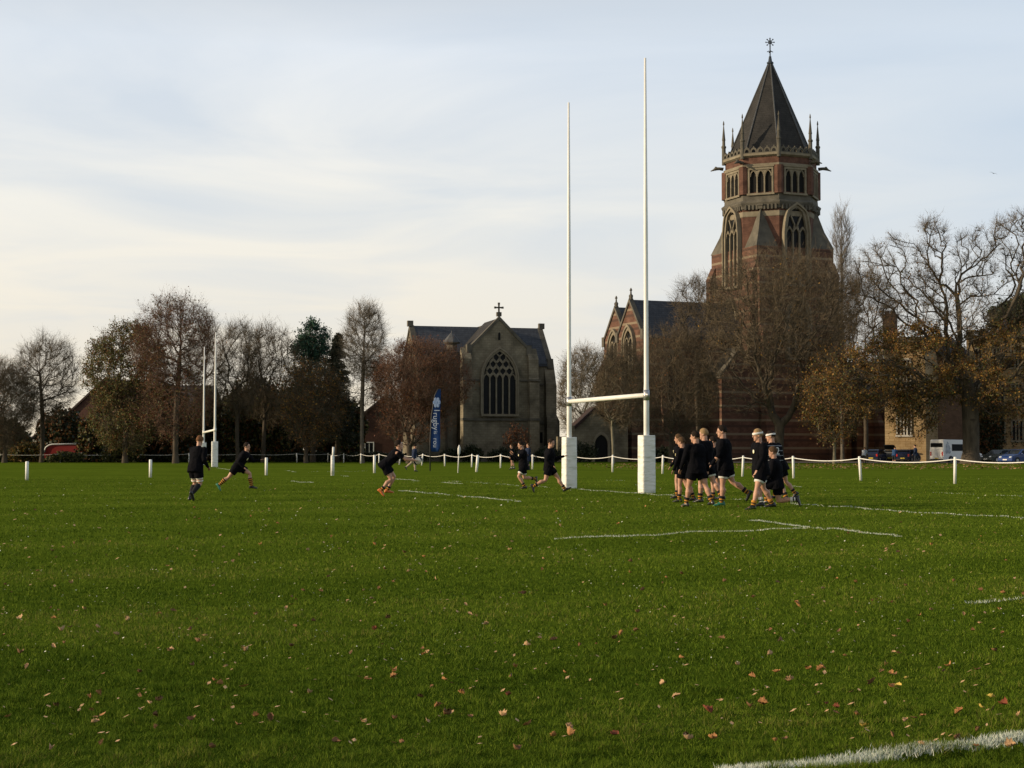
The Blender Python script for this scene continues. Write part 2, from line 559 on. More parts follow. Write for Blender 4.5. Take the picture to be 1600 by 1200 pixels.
# ------------------------------------------------------------------ ground
def ground_mat():
    m = bpy.data.materials.new('turf')
    m.use_nodes = True
    t = m.node_tree
    N, L = t.nodes, t.links
    b = N['Principled BSDF']
    b.inputs['Roughness'].default_value = 0.95
    b.inputs['Specular IOR Level'].default_value = 0.0
    co = N.new('ShaderNodeTexCoord')

    def nz_(scale, stretch, detail=6, rz=0.0):
        mp = N.new('ShaderNodeMapping')
        mp.inputs['Scale'].default_value = stretch
        mp.inputs['Rotation'].default_value = (0, 0, rz)
        L.new(co.outputs['Object'], mp.inputs[0])
        n = N.new('ShaderNodeTexNoise')
        n.inputs['Scale'].default_value = scale
        n.inputs['Detail'].default_value = detail
        n.inputs['Roughness'].default_value = 0.65
        L.new(mp.outputs[0], n.inputs['Vector'])
        return n.outputs[0]
    fine = nz_(9.0, (1, .55, 1), 8)
    mid = nz_(0.55, (1, .55, 1), 5)
    big = nz_(0.09, (.5, 1.3, 1), 3, R(-18))
    a = N.new('ShaderNodeMath')
    a.operation = 'MULTIPLY_ADD'
    L.new(fine, a.inputs[0])
    a.inputs[1].default_value = .55
    q = N.new('ShaderNodeMath')
    q.operation = 'MULTIPLY_ADD'
    L.new(mid, q.inputs[0])
    q.inputs[1].default_value = .25
    q2 = N.new('ShaderNodeMath')
    q2.operation = 'MULTIPLY'
    L.new(big, q2.inputs[0])
    q2.inputs[1].default_value = .20
    L.new(q2.outputs[0], q.inputs[2])
    L.new(q.outputs[0], a.inputs[2])
    dp = N.new('ShaderNodeVectorMath')
    dp.operation = 'DOT_PRODUCT'
    L.new(co.outputs['Object'], dp.inputs[0])
    dp.inputs[1].default_value = (-.38 * math.pi / 2.6, .925 * math.pi / 2.6, 0)
    sn = N.new('ShaderNodeMath')
    sn.operation = 'SINE'
    L.new(dp.outputs['Value'], sn.inputs[0])
    a4 = N.new('ShaderNodeMath')
    a4.operation = 'MULTIPLY_ADD'
    L.new(sn.outputs[0], a4.inputs[0])
    a4.inputs[1].default_value = .022
    L.new(a.outputs[0], a4.inputs[2])
    a = a4
    r = N.new('ShaderNodeValToRGB')
    e = r.color_ramp.elements
    e[0].position, e[0].color = .36, (.044, .072, .0055, 1)
    e[1].position, e[1].color = .66, (.122, .170, .0165, 1)
    k = e.new(.5)
    k.color = (.080, .118, .0100, 1)
    L.new(a.outputs[0], r.inputs[0])
    L.new(r.outputs[0], b.inputs['Base Color'])
    bn = N.new('ShaderNodeBump')
    bn.inputs['Strength'].default_value = .7
    bn.inputs['Distance'].default_value = .06
    L.new(a.outputs[0], bn.inputs['Height'])
    L.new(bn.outputs[0], b.inputs['Normal'])
    return m


M['turf'] = ground_mat()
g = MB()
xs = [-3000, -600, -150, -40, 0, 40, 150, 600, 3000]
ys = [-200, -20, 0, 20, 60, 120, 200, 400, 1000, 5000]
gv = [(x, y, 0) for y in ys for x in xs]
nx = len(xs)
g.add(gv, [(j * nx + i, j * nx + i + 1, (j + 1) * nx + i + 1, (j + 1) * nx + i) for j in range(len(ys) - 1) for i in range(nx - 1)])
tag(g.build('ground', M['turf']), kind='structure')
# drive behind the rope, right
p_ = MB()
dv = [(20, 171), (60, 163), (160, 158), (160, 190), (60, 192), (20, 195)]
p_.add([(x, y, .004) for x, y in dv], [tuple(range(6))])
tag(p_.build('driveway', M['asphalt']), kind='structure')

# mown grass: real blades near the camera
rng = np.random.default_rng(7)
BL = [mat('blade_a', [(.030, .058, .0032), (.060, .106, .0075)], .8, .5, spec=.03, trans=.10, per_island=.6),
      mat('blade_b', [(.084, .134, .010), (.138, .188, .020)], .8, .5, spec=.03, trans=.10, per_island=.6),
      mat('blade_c', [(.15, .16, .03), (.22, .20, .05)], .8, .5, spec=.03, trans=.1, per_island=.6)]
M['blade_white'] = mat('blade_painted', [(.42, .48, .36), (.74, .75, .68)], .9, 3, per_island=.5, trans=.2)


def vnoise(x, y, cell, seed):
    """value noise on a hashed grid, 0..1"""
    x, y = np.asarray(x, float) / cell, np.asarray(y, float) / cell
    xi, yi = np.floor(x).astype(np.int64), np.floor(y).astype(np.int64)
    fx, fy = x - xi, y - yi
    fx, fy = fx * fx * (3 - 2 * fx), fy * fy * (3 - 2 * fy)

    def hsh(i, j):
        h = (i * 374761393 + j * 668265263 + seed * 974711) & 0x7fffffff
        h = ((h ^ (h >> 13)) * 1274126177) & 0x7fffffff
        return ((h ^ (h >> 16)) & 0xffff) / 65535.0
    return (hsh(xi, yi) * (1 - fx) + hsh(xi + 1, yi) * fx) * (1 - fy) + (hsh(xi, yi + 1) * (1 - fx) + hsh(xi + 1, yi + 1) * fx) * fy


def tuft_noise(x, y):
    """tufts a few centimetres across"""
    return .6 * vnoise(x, y, .055, 1) + .4 * vnoise(x, y, .13, 2)


def lumps(x, y):
    """unevenness of the turf, longer across the view than along it"""
    return .34 * vnoise(x, y * 2.0, .42, 3) + .40 * vnoise(x + .3 * y, y * 2.6, 1.5, 4) + .26 * vnoise(x, y * 2.2, 4.0, 5)


MOW = (-.38, .925)


def mown(x, y):
    """bands left by the mower, along the touchline direction"""
    t = (x * MOW[0] + y * MOW[1]) / 2.6 + .5 * vnoise(x, y, 3.0, 6)
    return np.clip(np.sin(np.pi * t) * 2.0, -1, 1)


def blades(name, x, y, h, w, midx, mats, parent=None, lean=.6, z0=None):
    n = len(x)
    z0 = np.zeros(n) if z0 is None else z0
    a = rng.uniform(0, 2 * np.pi, n)
    la = rng.uniform(0, 2 * np.pi, n)
    ll = h * np.abs(rng.normal(0, lean, n))
    v = np.zeros((n, 3, 3), np.float32)
    dx, dy = np.cos(a) * w / 2, np.sin(a) * w / 2
    v[:, 0] = np.stack([x - dx, y - dy, z0], 1)
    v[:, 1] = np.stack([x + dx, y + dy, z0], 1)
    v[:, 2] = np.stack([x + np.cos(la) * ll, y + np.sin(la) * ll, z0 + h], 1)
    return tri_mesh(name, v.reshape(-1, 3), np.arange(n * 3).reshape(-1, 3), midx, mats, parent)


NB = 900000
u = rng.uniform(1 / 75.0, 1 / 5.2, NB)
gy = 1 / u
gx = rng.uniform(-1, 1, NB) * (gy * .36 + 1.0)
tn = tuft_noise(gx, gy)
lm_ = lumps(gx, gy)
gh = np.clip(.007 + .034 * np.clip((tn - .28) * 2.0, 0, 1) ** 1.5 + rng.normal(0, .005, NB), .007, .055)
gw = np.clip(.0036 * (gy / 6.5) ** .9, .0034, .026)
pm = rng.uniform(0, 1, NB) + .55 * (tn - .5) + .75 * (lm_ - .5) + .13 * mown(gx, gy)  # darker blades in dips and between tufts: shade put into the colour
mi = np.where(pm > 1.10, 2, np.where(pm > .50, 1, 0))
tag(blades('grass', gx, gy, gh, gw, mi, BL, lean=.9, z0=lm_ * .085 - .018), 'short green mown grass of the playing field', 'grass', kind='stuff')

# painted lines: photograph pixels of each dash
LINES = [((700, 753), (860, 763)), ((905, 766.5), (1070, 777.5)), ((1100, 779.5), (1165, 784)), ((1235, 789), (1660, 818)),
         ((625, 768), (703, 775)), ((715, 776.5), (812, 786)), ((1172, 815), (1408, 843.5)),
         ((865, 846), (1262, 829)), ((1510, 950.5), (1680, 936)), ((1130, 1216), (1700, 1159)),
         ((447, 736), (463, 738.5)), ((455, 753), (489, 756)), ((533, 744.6), (545, 745.8)), ((615, 750), (653, 752.2)),
         ((338, 731.5), (366, 736)), ((480, 738), (575, 737)), ((690, 755.5), (722, 757.6)), ((1231, 761), (1251, 762)),
         ((1441, 771.6), (1520, 773)), ((1556, 774.4), (1640, 778.4)), ((948, 751.5), (978, 752)), ((1148, 783.5), (1180, 783.2)), ((1060, 770), (1100, 768.5))]
for i, (a, b) in enumerate(LINES):
    A, B = G(*a), G(*b)
    d = (B - A)
    Ln = d.length
    d.normalize()
    s = Vector((-d.y, d.x, 0)) * .05
    faint = (i in (0, 2, 10, 12, 14, 15, 18, 19, 20, 21, 22))
    near = A.y < 30
    n = int(Ln * (3200 if A.y < 12 else 200 if near else (30 if faint else 70)))
    n = min(n, 24000)
    t_ = rng.uniform(0, Ln, n)
    keep = (np.sin(t_ * 1.9 + i) + .8 * np.sin(t_ * 5.3 + 2 * i) + rng.normal(0, .5, n)) > (-.2 if faint else -4)
    t_ = t_[keep]
    n = len(t_)
    w_ = np.clip(rng.normal(0, .038 if not near else .030, n), -.11, .11)
    bx, by = A.x + d.x * t_ + s.x / .05 * w_, A.y + d.y * t_ + s.y / .05 * w_
    o = blades('pitch_line', bx, by, rng.uniform(.012, .030 if A.y < 12 else .026, n), rng.uniform(.0035, .006, n) * (1 if A.y < 12 else (1.6 if near else 3.2)), rng.integers(0, 1, n), [M['blade_white']], z0=lumps(bx, by) * .085 - .010)
    tag(o, kind='structure')

# ------------------------------------------------------------------ goals


def rugby_goal(pA, pB, bar_h, top_h, rad, pad_h, pad_s, label, pads=True):
    """pA near post, pB far post (ground points)"""
    mid = (pA + pB) / 2
    root = empty('rugby_goal', mid, label, 'goal posts')
    for q in (pA, pB):
        l = q - mid
        b = MB()
        b.tube([l, l + Vector((0, 0, bar_h + .1)), l + Vector((0, 0, bar_h + .35)), l + Vector((0, 0, top_h * .62)), l + Vector((0, 0, top_h))], [rad, rad, rad * .86, rad * .74, rad * .40], 14)
        b.build('upright', M['white_paint'], root, True)
        d = (pB - pA).normalized()
        sd_ = Vector((-d.y, d.x, 0))
        if pad_h:
            pb = MB()
            hs = pad_s / 2
            fr = lambda a, z, c, l=l, d=d, sd_=sd_: tuple(l + d * a + sd_ * c + Vector((0, 0, z)))
            bev = .06
            ring = []
            for (sx, sy) in ((1, 1), (-1, 1), (-1, -1), (1, -1)):
                for k in range(4):
                    an = math.atan2(sy, sx) + (k - 1.5) * R(25)
                    ring.append((sx * (hs - bev) + bev * math.cos(an), sy * (hs - bev) + bev * math.sin(an)))
            zs = [.0, .03, .25, .5, .8, 1.1, 1.4, pad_h - .03, pad_h]
            rs = []
            rr = random.Random(int(l.x * 100))
            for zi, z in enumerate(zs):
                k = (1 - .02 * (z in (0, pad_h))) * (1 + rr.uniform(-.018, .018))
                rs.append([fr(a * k, z, c * k) for a, c in ring])
            pb.loft(rs)
            pb.build('post_pad', M['pad'], root, True)
        cb = MB()
        cb.tube([l + Vector((0, 0, bar_h - .16)), l + Vector((0, 0, bar_h + .16))], rad * 1.12, 14)
        for k in (-1, 1):
            cb.box(l.x - .03 + d.x * k * rad, l.x + .03 + d.x * k * rad, l.y - .03 + d.y * k * rad - .05, l.y + .03 + d.y * k * rad, bar_h - .07, bar_h + .07)
        cb.build('bracket', M['metal'] if pads else M['white_paint'], root, True)
    d = (pB - pA).normalized()
    b = MB()
    b.tube([pA - mid + d * rad + Vector((0, 0, bar_h)), pB - mid - d * rad + Vector((0, 0, bar_h))], rad * .86, 14)
    b.build('crossbar', M['white_paint'], root, True)
    return root


gA, gB = G(1010.5, 770.5), G(889.5, 763.0)
rugby_goal(gA, gB, 2.95, 13.22, .083, 1.74, .43, 'tall white rugby goal with two square white pads, nearest the camera')
hA, hB = G(335.3, 729.5), G(317.8, 726.5)
rugby_goal(hA, hB, 2.98, 10.85, .10, 2.05, .50, 'smaller far rugby goal standing before the bare trees', pads=False)

# ------------------------------------------------------------------ rope fence
pxs = [1760, 1640, 1492, 1345, 1240, 1160, 1035, 957, 893, 832, 782, 737, 695, 659, 624, 592, 564, 537, 512]
pts = [G(x, 724 + (x - 564) * .0345) for x in pxs]
back = [G(x, 722.6) for x in (464, 380, 295, 195, 94, -10, -110)]
pts = pts + back
root = empty('rope_fence', pts[4], 'white post and rope fence along the far edge of the pitch', 'fence')
o0 = Vector(pts[4])
rr = random.Random(3)
tops = []
for i, p in enumerate(pts):
    far = i >= 19
    h, w = (1.04, .058) if not far else (1.05, .07)
    ln = Vector((rr.uniform(-.05, .05), rr.uniform(-.03, .03), 0))
    if i in (14, 13):
        ln = Vector((.09, 0, 0)) * (1 if i == 14 else 1)
    b = MB()
    q = p - o0
    b.tube([q, q + ln * .5 + Vector((0, 0, h * .5)), q + ln + Vector((0, 0, h - .03)), q + ln + Vector((0, 0, h))], [w, w, w, w * .72], 10)
    b.build('post', M['white_paint'], root, True)
    tops.append(q + ln + Vector((0, 0, h - .09)))
b = MB()
for a, c in zip(tops[:-1], tops[1:]):
    sag = .05 * (c - a).length * .42
    pp = [a.lerp(c, t / 12) - Vector((0, 0, 4 * sag * (t / 12) * (1 - t / 12))) for t in range(13)]
    b.tube(pp, .021, 6)
b.build('rope', M['rope'], root, True)

# touchline posts, corner flag
for px, py, hpx, wr, lean, lab in ((42, 750, 29, .072, 0, 'short white marker post at the far left of the pitch'),
                                   (235, 746, 28, .072, 0, 'short white marker post left of the crouched runner'),
                                   (416, 742.5, 27.5, .075, 0, 'short white marker post ahead of the sprinting player'),
                                   (585, 739, 28, .075, 0, 'short white marker post behind the player with the ball'),
                                   (744.5, 737.5, 26.5, .08, .04, 'leaning white marker post right of the corner pole')):
    q = G(px, py)
    s = F / q.y
    b = MB()
    h = hpx / s
    b.tube([(0, 0, 0), (lean, 0, h * .5), (lean * 2, 0, h - .025), (lean * 2, 0, h)], [wr, wr, wr, wr * .75], 12)
    o = b.build('marker_post', M['white_paint'], None, True)
    o.location = q
    tag(o, lab, 'post', 'short white touchline posts')
q = G(519.5, 743)
rt = empty('padded_flag_post', q, 'tall padded white post with a thinner top, in mid pitch', 'post')
b = MB()
b.tube([(0, 0, 0), (0, 0, 1.02), (0, 0, 1.05)], [.095, .095, .05], 12)
b.build('pad', M['pad'], rt, True)
b = MB()
b.tube([(.02, 0, .9), (.04, 0, 1.48)], .055, 10)
b.build('pole', M['white_paint'], rt, True)
q = G(715.5, 739)
rt = empty('corner_flag_pole', q, 'thin white corner pole with a furled white flag', 'flag')
b = MB()
b.tube([(0, 0, 0), (.07, 0, 1.55)], .032, 8)
b.build('pole', M['white_paint'], rt, True)
b = MB()
b.tube([(.045, -.01, 1.0), (.05, -.01, 1.12), (.065, -.01, 1.4), (.075, -.01, 1.62)], [.03, .07, .085, .03], 10)
b.build('furled_flag', M['white_cloth'], rt, True)

# blue feather flag
q = G(672, 736)
s = F / q.y
rt = empty('feather_flag', q, 'tall blue feather banner with white lettering beside the rope', 'banner')
zz = lambda py: (736 - py) / s
xx = lambda px: (px - 672) / s
b = MB()
b.tube([(0, 0, 0), (0, 0, zz(690)), (xx(674), 0, zz(650)), (xx(679), 0, zz(618)), (xx(684), 0, zz(608)), (xx(688), 0, zz(607.5))], [.04, .04, .035, .03, .025, .02], 8)
b.build('pole', M['pole'], rt, True)
edge = [(706, 674, 685), (700, 672.6, 687.5), (690, 672.6, 688), (675, 673, 687.6), (660, 674.2, 687.4), (645, 675.6, 687.4), (630, 677.4, 688), (618, 679.3, 688.6), (610, 682.2, 688.6), (608, 684.5, 688.2)]
b = MB()
rings = []
for j, (py, x0, x1) in enumerate(edge):
    row = []
    for k in range(7):
        t = k / 6
        row.append((xx(x0 + (x1 - x0) * t), .06 * math.sin(t * 4 + j * .7) * t, zz(py)))
    for k in range(6, -1, -1):
        t = k / 6
        row.append((xx(x0 + (x1 - x0) * t), .06 * math.sin(t * 4 + j * .7) * t + .012, zz(py)))
    rings.append(row)
b.loft(rings)
sail = b.build('sail', M['flag_blue'], rt, True)
b = MB()
for k in range(7):
    an = k * 1.05
    b.ball((xx(682.3) + (.16 * math.cos(an) if k else 0), -.075, zz(629) + (.22 * math.sin(an) if k else 0)), (.09, .012, .13), 8)
b.build('crest', M['flag_crest'], sail)


def text_mesh(txt, size, name, m, parent, loc, rot, depth=.006, xs_=1.0):
    cu = bpy.data.curves.new(name, 'FONT')
    cu.body = txt
    cu.size = size
    cu.extrude = depth
    cu.align_x = 'CENTER'
    cu.align_y = 'CENTER'
    to = bpy.data.objects.new(name + '_curve', cu)
    COL.objects.link(to)
    dg = bpy.context.evaluated_depsgraph_get()
    me = bpy.data.meshes.new_from_object(to.evaluated_get(dg))
    bpy.data.objects.remove(to)
    bpy.data.curves.remove(cu)
    me.materials.clear()
    me.materials.append(m)
    me.name = name
    o = bpy.data.objects.new(name, me)
    COL.objects.link(o)
    o.parent = parent
    o.location = loc
    o.rotation_euler = rot
    o.scale = (xs_, 1, 1)
    return o


for txt, px, py, sz in (('I', 682.0, 641.5, .50), ('rugby', 680.6, 658.5, .50), ('is', 680.5, 676, .34), ('rou', 680.2, 692, .42)):
    text_mesh(txt, sz, 'lettering', M['flag_white'], sail, (xx(px), -.085, zz(py)), (math.pi / 2, R(90), 0), xs_=1.0)
# ------------------------------------------------------------------ buildings


def frame(o, u, n):
    """local frame: a along u, b up, c along the outward normal n"""
    o, u, n = Vector(o), Vector((u[0], u[1], 0)), Vector((n[0], n[1], 0))

    def fr(a, b, c):
        q = o + u * a + n * c
        return (q.x, q.y, o.z + b)
    return fr


def sub(fr, a0, b0, c0):
    return lambda a, b, c: fr(a + a0, b + b0, c + c0)


def arch(w, h, spring, n=9, a0=0.0, b0=0.0):
    """open pointed outline from bottom left over the point to bottom right"""
    hw, rise = w / 2, h - spring
    # arc through springer and apex with its centre on the spring line
    c = (rise * rise - hw * hw) / (2 * hw)
    rad = hw + c
    an = math.atan2(rise, c)
    pl = [(-hw, 0)]
    for k in range(n):
        t = an * k / (n - 1)
        pl.append((c - rad * math.cos(t), spring + rad * math.sin(t)))
    pr = [(-x, y) for x, y in pl[::-1]][1:]
    return [(a0 + x, b0 + y) for x, y in pl + pr]


def bar2(mb, fr, pts, w, c0, c1, m=0):
    """a flat stone bar of width w following 2D points"""
    for (a0, b0), (a1, b1) in zip(pts[:-1], pts[1:]):
        d = Vector((a1 - a0, b1 - b0))
        if d.length < 1e-4:
            continue
        d.normalize()
        n = Vector((-d.y, d.x)) * w / 2
        e = d * w * .2
        mb.fprism(fr, [(a0 - e.x - n.x, b0 - e.y - n.y), (a1 + e.x - n.x, b1 + e.y - n.y), (a1 + e.x + n.x, b1 + e.y + n.y), (a0 - e.x + n.x, b0 - e.y + n.y)], c0, c1, m)


def gothic_window(fr, parent, a, b, w, h, spring, lights, trim=.18, deep=.16, net=False, mt=None, bw=.10):
    """pointed window part with surround, mullions and tracery; fr must have c = 0 on the wall face"""
    f2 = sub(fr, a, b, 0)
    mt = mt or M['stone_trim']
    g = MB()
    o = arch(w, h, spring)
    g.fprism(f2, o, .004, .02)
    win = g.build('window', M['glass_dark'], parent)
    s = MB()
    s.fband(f2, arch(w + trim * 2, h + trim * 1.25, spring), o, .0, deep)
    s.fband(f2, arch(w + trim * 3.4, h + trim * 2.3, spring), arch(w + trim * 2.1, h + trim * 1.3, spring), .0, deep * 1.5)
    s.fbox(f2, -w / 2 - trim * 1.5, w / 2 + trim * 1.5, -.28, 0, .0, deep * 1.7)
    s.build('surround', mt, win)
    t = MB()
    lw = w / lights

    def roof_at(x):
        hw, rise = w / 2, h - spring
        c = (rise * rise - hw * hw) / (2 * hw)
        rad = hw + c
        return spring + math.sqrt(max(0, rad * rad - (abs(x) + c) ** 2))
    for k in range(1, lights):
        x = -w / 2 + lw * k
        bar2(t, f2, [(x, 0), (x, min(spring, roof_at(x)))], bw, .02, deep * .75)
    for k in range(lights):
        x0 = -w / 2 + lw * k
        hd = arch(lw, spring + lw * .75, spring - .05, 5, x0 + lw / 2)
        hd = [(x, y) for x, y in hd if y <= roof_at(x) + .02][0:]
        bar2(t, f2, hd[1:-1], bw * .9, .02, deep * .7)
    if net:
        # reticulated net: interlocking ogee cells that shrink to the apex
        rows = [(spring + lw * .7, 1), (spring + lw * 1.75, 0), (spring + lw * 2.75, 1)]
        for r_, (y0, par) in enumerate(rows):
            for k in range(-lights, lights + 1):
                x = (k + (0 if (lights + par) % 2 else .5)) * lw
                cell = [(x, y0 - lw * .2), (x - lw * .45, y0 + lw * .28), (x - lw * .5, y0 + lw * .62), (x, y0 + lw * 1.1), (x + lw * .5, y0 + lw * .62), (x + lw * .45, y0 + lw * .28), (x, y0 - lw * .2)]
                for p0, p1 in zip(cell[:-1], cell[1:]):
                    md = ((p0[0] + p1[0]) / 2, (p0[1] + p1[1]) / 2)
                    if md[1] < roof_at(md[0]) - .06 and abs(md[0]) < w / 2 - .05 and max(p0[1] - roof_at(p0[0]), p1[1] - roof_at(p1[0])) < .12 and md[1] > spring + .1:
                        bar2(t, f2, [p0, p1], bw * .85, .02, deep * .65)
    elif lights >= 3:
        yy = spring + lw * .75
        for sx in (-1, 1):
            bar2(t, f2, [(sx * lw / 2, spring), (sx * lw * .2, yy + lw * .15), (sx * lw * .75, yy + lw * .75)], bw * .8, .02, deep * .65)
            bar2(t, f2, [(sx * lw * .5, spring + lw * .1), (sx * lw, yy * 1.0)], bw * .8, .02, deep * .65)
    t.build('tracery', mt, win)
    return win


def gable_profile(hw, eave, apex):
    return [(-hw, 0), (hw, 0), (hw, eave), (0, apex), (-hw, eave)]


def roof_slabs(mb, fr, hw, eave, apex, c0, c1, over=.3, th=.28, m=0):
    """two sloping slabs over a gabled body; ridge along c"""
    sl = (apex - eave) / hw
    for s in (-1, 1):
        mb.fprism(fr, [(s * (hw + over), eave - over * sl + .03), (0, apex + .03), (0, apex + .03 + th * 1.3), (s * (hw + over), eave - over * sl + .03 + th * 1.3)][::s], c0, c1, m)


# ---- memorial chapel (grey stone, left of the goal)
al = R(15)
n0, u0 = (math.sin(al), -math.cos(al)), (math.cos(al), math.sin(al))
fo = P(780, 700, 190)
fc = frame((fo.x, 190, 0), u0, n0)
ch = empty('stone_chapel', (fo.x, 190, 0), 'grey stone chapel with a large traceried pointed window and a cross on its gable', 'chapel')

def settle(root):
    """children were built in world coordinates: shift them back once"""
    for c in root.children:
        c.matrix_parent_inverse = Matrix.Translation(-Vector(root.location))
        for d in c.children:
            d.matrix_parent_inverse = Matrix.Identity(4)


HW = 3.75
ap, ev = 17.2, 13.4
b = MB()
b.fprism(fc, gable_profile(HW, ev, ap), -12.0, 0)
b.build('front_wall', M['stone'], ch)
# transept body: ridge across
ft = frame(fc(0, 0, -7.6), n0, (-u0[0], -u0[1]))       # a towards the front, c to the left
TL, TR, TW, te, ta = 9.5, 7.5, 4.4, 12.0, 16.5
b = MB()
b.fprism(ft, gable_profile(TW, te, ta), -TR, TL)
b.build('transept_wall', M['stone'], ch)
b = MB()
roof_slabs(b, ft, TW, te, ta, -TR + .5, TL - .5, .25)
b.build('slate_roof', M['slate'], ch)
b = MB()
roof_slabs(b, fc, HW, ev, ap - .15, -7.4, -.55, .2)
b.build('front_roof', M['slate_brown'], ch)
# copings of the gables
b = MB()


def coping(root, fr, hw, eave, apex, c0, c1, w=.30, up=.16, foot=.5):
    sl = (apex - eave) / hw
    mb = MB()
    for s in (-1, 1):
        mb.fprism(fr, [(s * (hw + .15), eave - .15 * sl), (0, apex), (0, apex + w + up), (s * (hw + .15), eave - .15 * sl + w + up)][::s], c0, c1)
        mb.fbox(fr, min(s * (hw - .35), s * (hw + .3)), max(s * (hw - .35), s * (hw + .3)), eave - .5, eave + .75, c0 - .05, c1 + .05)
    return mb.build('coping', M['stone_dark'], root)


coping(ch, fc, HW, ev, ap, -.55, .12)
coping(ch, ft, TW, te, ta, TL - .5, TL + .15)
coping(ch, ft, TW, te, ta, -TR - .15, -TR + .5)
for s_, e_ in ((ft, TL), (ft, -TR)):
    b = MB()
    b.fbox(ft, -.3, .3, ta + .3, ta + 1.0, e_ - .35, e_ + .35)
    b.build('apex_stone', M['stone_dark'], ch)
# buttresses, strings, plinth
b = MB()
for a0, a1 in ((-4.75, -3.6), (3.55, 4.75)):
    b = MB()
    b.fprism(fc, [(a0, 0), (a1, 0), (a1, 9.4), (a0, 9.4)], -.4, 1.15)
    b.fprism(frame(fc(a0, 0, 0), n0, (-u0[0], -u0[1])), [(-.4, 9.4), (1.15, 9.4), (.75, 10.2), (.75, 12.4), (-.4, 13.8)], -(a1 - a0), 0)
    b.build('buttress', M['stone'], ch)
for a0, a1 in ((-9.5, -8.4), (6.6, 7.9)):
    b = MB()
    b.fprism(frame(fc(a0, 0, -3.2), n0, (-u0[0], -u0[1])), [(-.4, 0), (1.3, 0), (1.3, 5.2), (.9, 5.9), (.9, 9.6), (-.4, 12.6)], -(a1 - a0), 0)
    b.build('buttress', M['stone'], ch)
b = MB()
b.fprism(frame(fc(7.5, 0, -4.5), u0, n0), [(-.2, 0), (1.5, 0), (1.5, 5.0), (1.1, 5.8), (1.1, 9.5), (-.2, 12.0)], -1.1, 0)
b.build('buttress', M['stone'], ch)
b = MB()
for z, h_ in ((9.75, .22), (4.95, .30)):
    b = MB()
    b.fbox(fc, -3.6, -2.45 if z > 8 else 3.6, z, z + h_, 0, .2)
    if z > 8:
        b.fbox(fc, 2.45, 3.6, z, z + h_, 0, .2)
    b.fbox(fc, -4.85, -3.55, z, z + h_, .0, 1.3)
    b.fbox(fc, 3.5, 4.85, z, z + h_, .0, 1.3)
    b.build('string_course', M['stone_dark'], ch)
    b = MB()
    b.fbox(fc, 4.75, 6.6, z - .3, z + h_ - .3, -3.3, -3.0)
    b.build('string_course', M['stone_dark'], ch)
    b = MB()
    b.fbox(fc, -8.4, -4.75, z - .3, z + h_ - .3, -3.3, -3.0)
    b.build('string_course', M['stone_dark'], ch)
b = MB()
b.fbox(fc, -4.9, 4.9, 0, .8, .0, 1.3)
b.build('plinth', M['stone_dark'], ch)
gothic_window(fc, ch, 0.0, 5.75, 4.05, 7.6, 4.25, 5, .22, .3, net=True, bw=.17)
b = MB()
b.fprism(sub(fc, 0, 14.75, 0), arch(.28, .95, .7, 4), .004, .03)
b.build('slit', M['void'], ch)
fr_ = frame(fc(5.4, 0, -3.2), u0, n0)
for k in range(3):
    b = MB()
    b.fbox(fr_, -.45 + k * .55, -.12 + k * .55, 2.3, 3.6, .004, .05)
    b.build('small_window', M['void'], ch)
# end gable windows
fe = frame(fc(-TL, 0, -7.6), (-n0[0], -n0[1]), (-u0[0], -u0[1]))
gothic_window(fe, ch, 0, 5.5, 3.0, 6.4, 3.9, 3, .2, .25)
# stair turret with conical cap
tcx = fc(-5.25, 0, -2.9)
b = MB()
b.ngon_rings(tcx, [(.75, 0), (.75, 13.1), (.9, 13.15), (.9, 13.4), (.62, 13.45), (.62, 14.35), (1.02, 14.4), (1.02, 14.55)], 8, .2)
tur = b.build('turret', M['stone_dark'], ch)
b = MB()
b.ngon_rings(tcx, [(1.12, 14.56), (.62, 15.2), (.10, 15.75), (.04, 16.0)], 8, .2)
b.build('cap', M['lead'], tur)
# gable cross
b = MB()
b.fbox(fc, -.28, .28, ap + .45, ap + .95, -.45, .08)
b.fbox(fc, -.09, .09, ap + .95, ap + 2.0, -.27, -.09)
b.fbox(fc, -.46, .46, ap + 1.43, ap + 1.60, -.265, -.095)
for a_, z_ in ((-.46, 1.515), (.46, 1.515), (0, 2.0)):
    b.fbox(fc, a_ - .12, a_ + .12, ap + z_ - .12, ap + z_ + .12, -.28, -.08)
b.build('cross', M['stone_dark'], ch)
settle(ch)

# ---- brick chapel with tower
U = Vector((-.924, -.383, 0))       # faces left, towards the low sun
V = Vector((.383, -.924, 0))        # faces the camera and slightly right
TC = Vector((33.25, 200.0, 0))
tw = empty('church_tower', TC, 'tall octagonal brick belfry tower with a pyramid spire and pinnacles', 'church tower')
RO = 5.92
ang0 = math.atan2(V.x, -V.y) - R(22.5)     # vertex nearest the camera


def vert(r, k):
    a = ang0 + R(45) * k
    return Vector((TC.x + r * math.sin(a), TC.y - r * math.cos(a), 0))


def face_frame(k, apo):
    """frame of octagon face k (between vertices k and k+1)"""
    a = ang0 + R(45) * k + R(22.5)
    n = (math.sin(a), -math.cos(a))
    u = (math.cos(a), math.sin(a))
    return frame((TC.x + n[0] * apo, TC.y + n[1] * apo, 0), u, n)


c8 = math.cos(R(22.5))
AP = RO * c8
# square lower tower
half = AP + .12
fs = frame(TC, (-U.x, -U.y), (V.x, V.y))
b = MB()
for zz0, zz1, hh in ((0, 12, half + .75), (12, 12.5, half + .6), (12.5, 21.5, half + .35), (21.5, 27.4, half)):
    b.fbox(fs, -hh, hh, zz0, zz1, -hh, hh)
b.build('lower_tower', M['brick_banded'], tw)
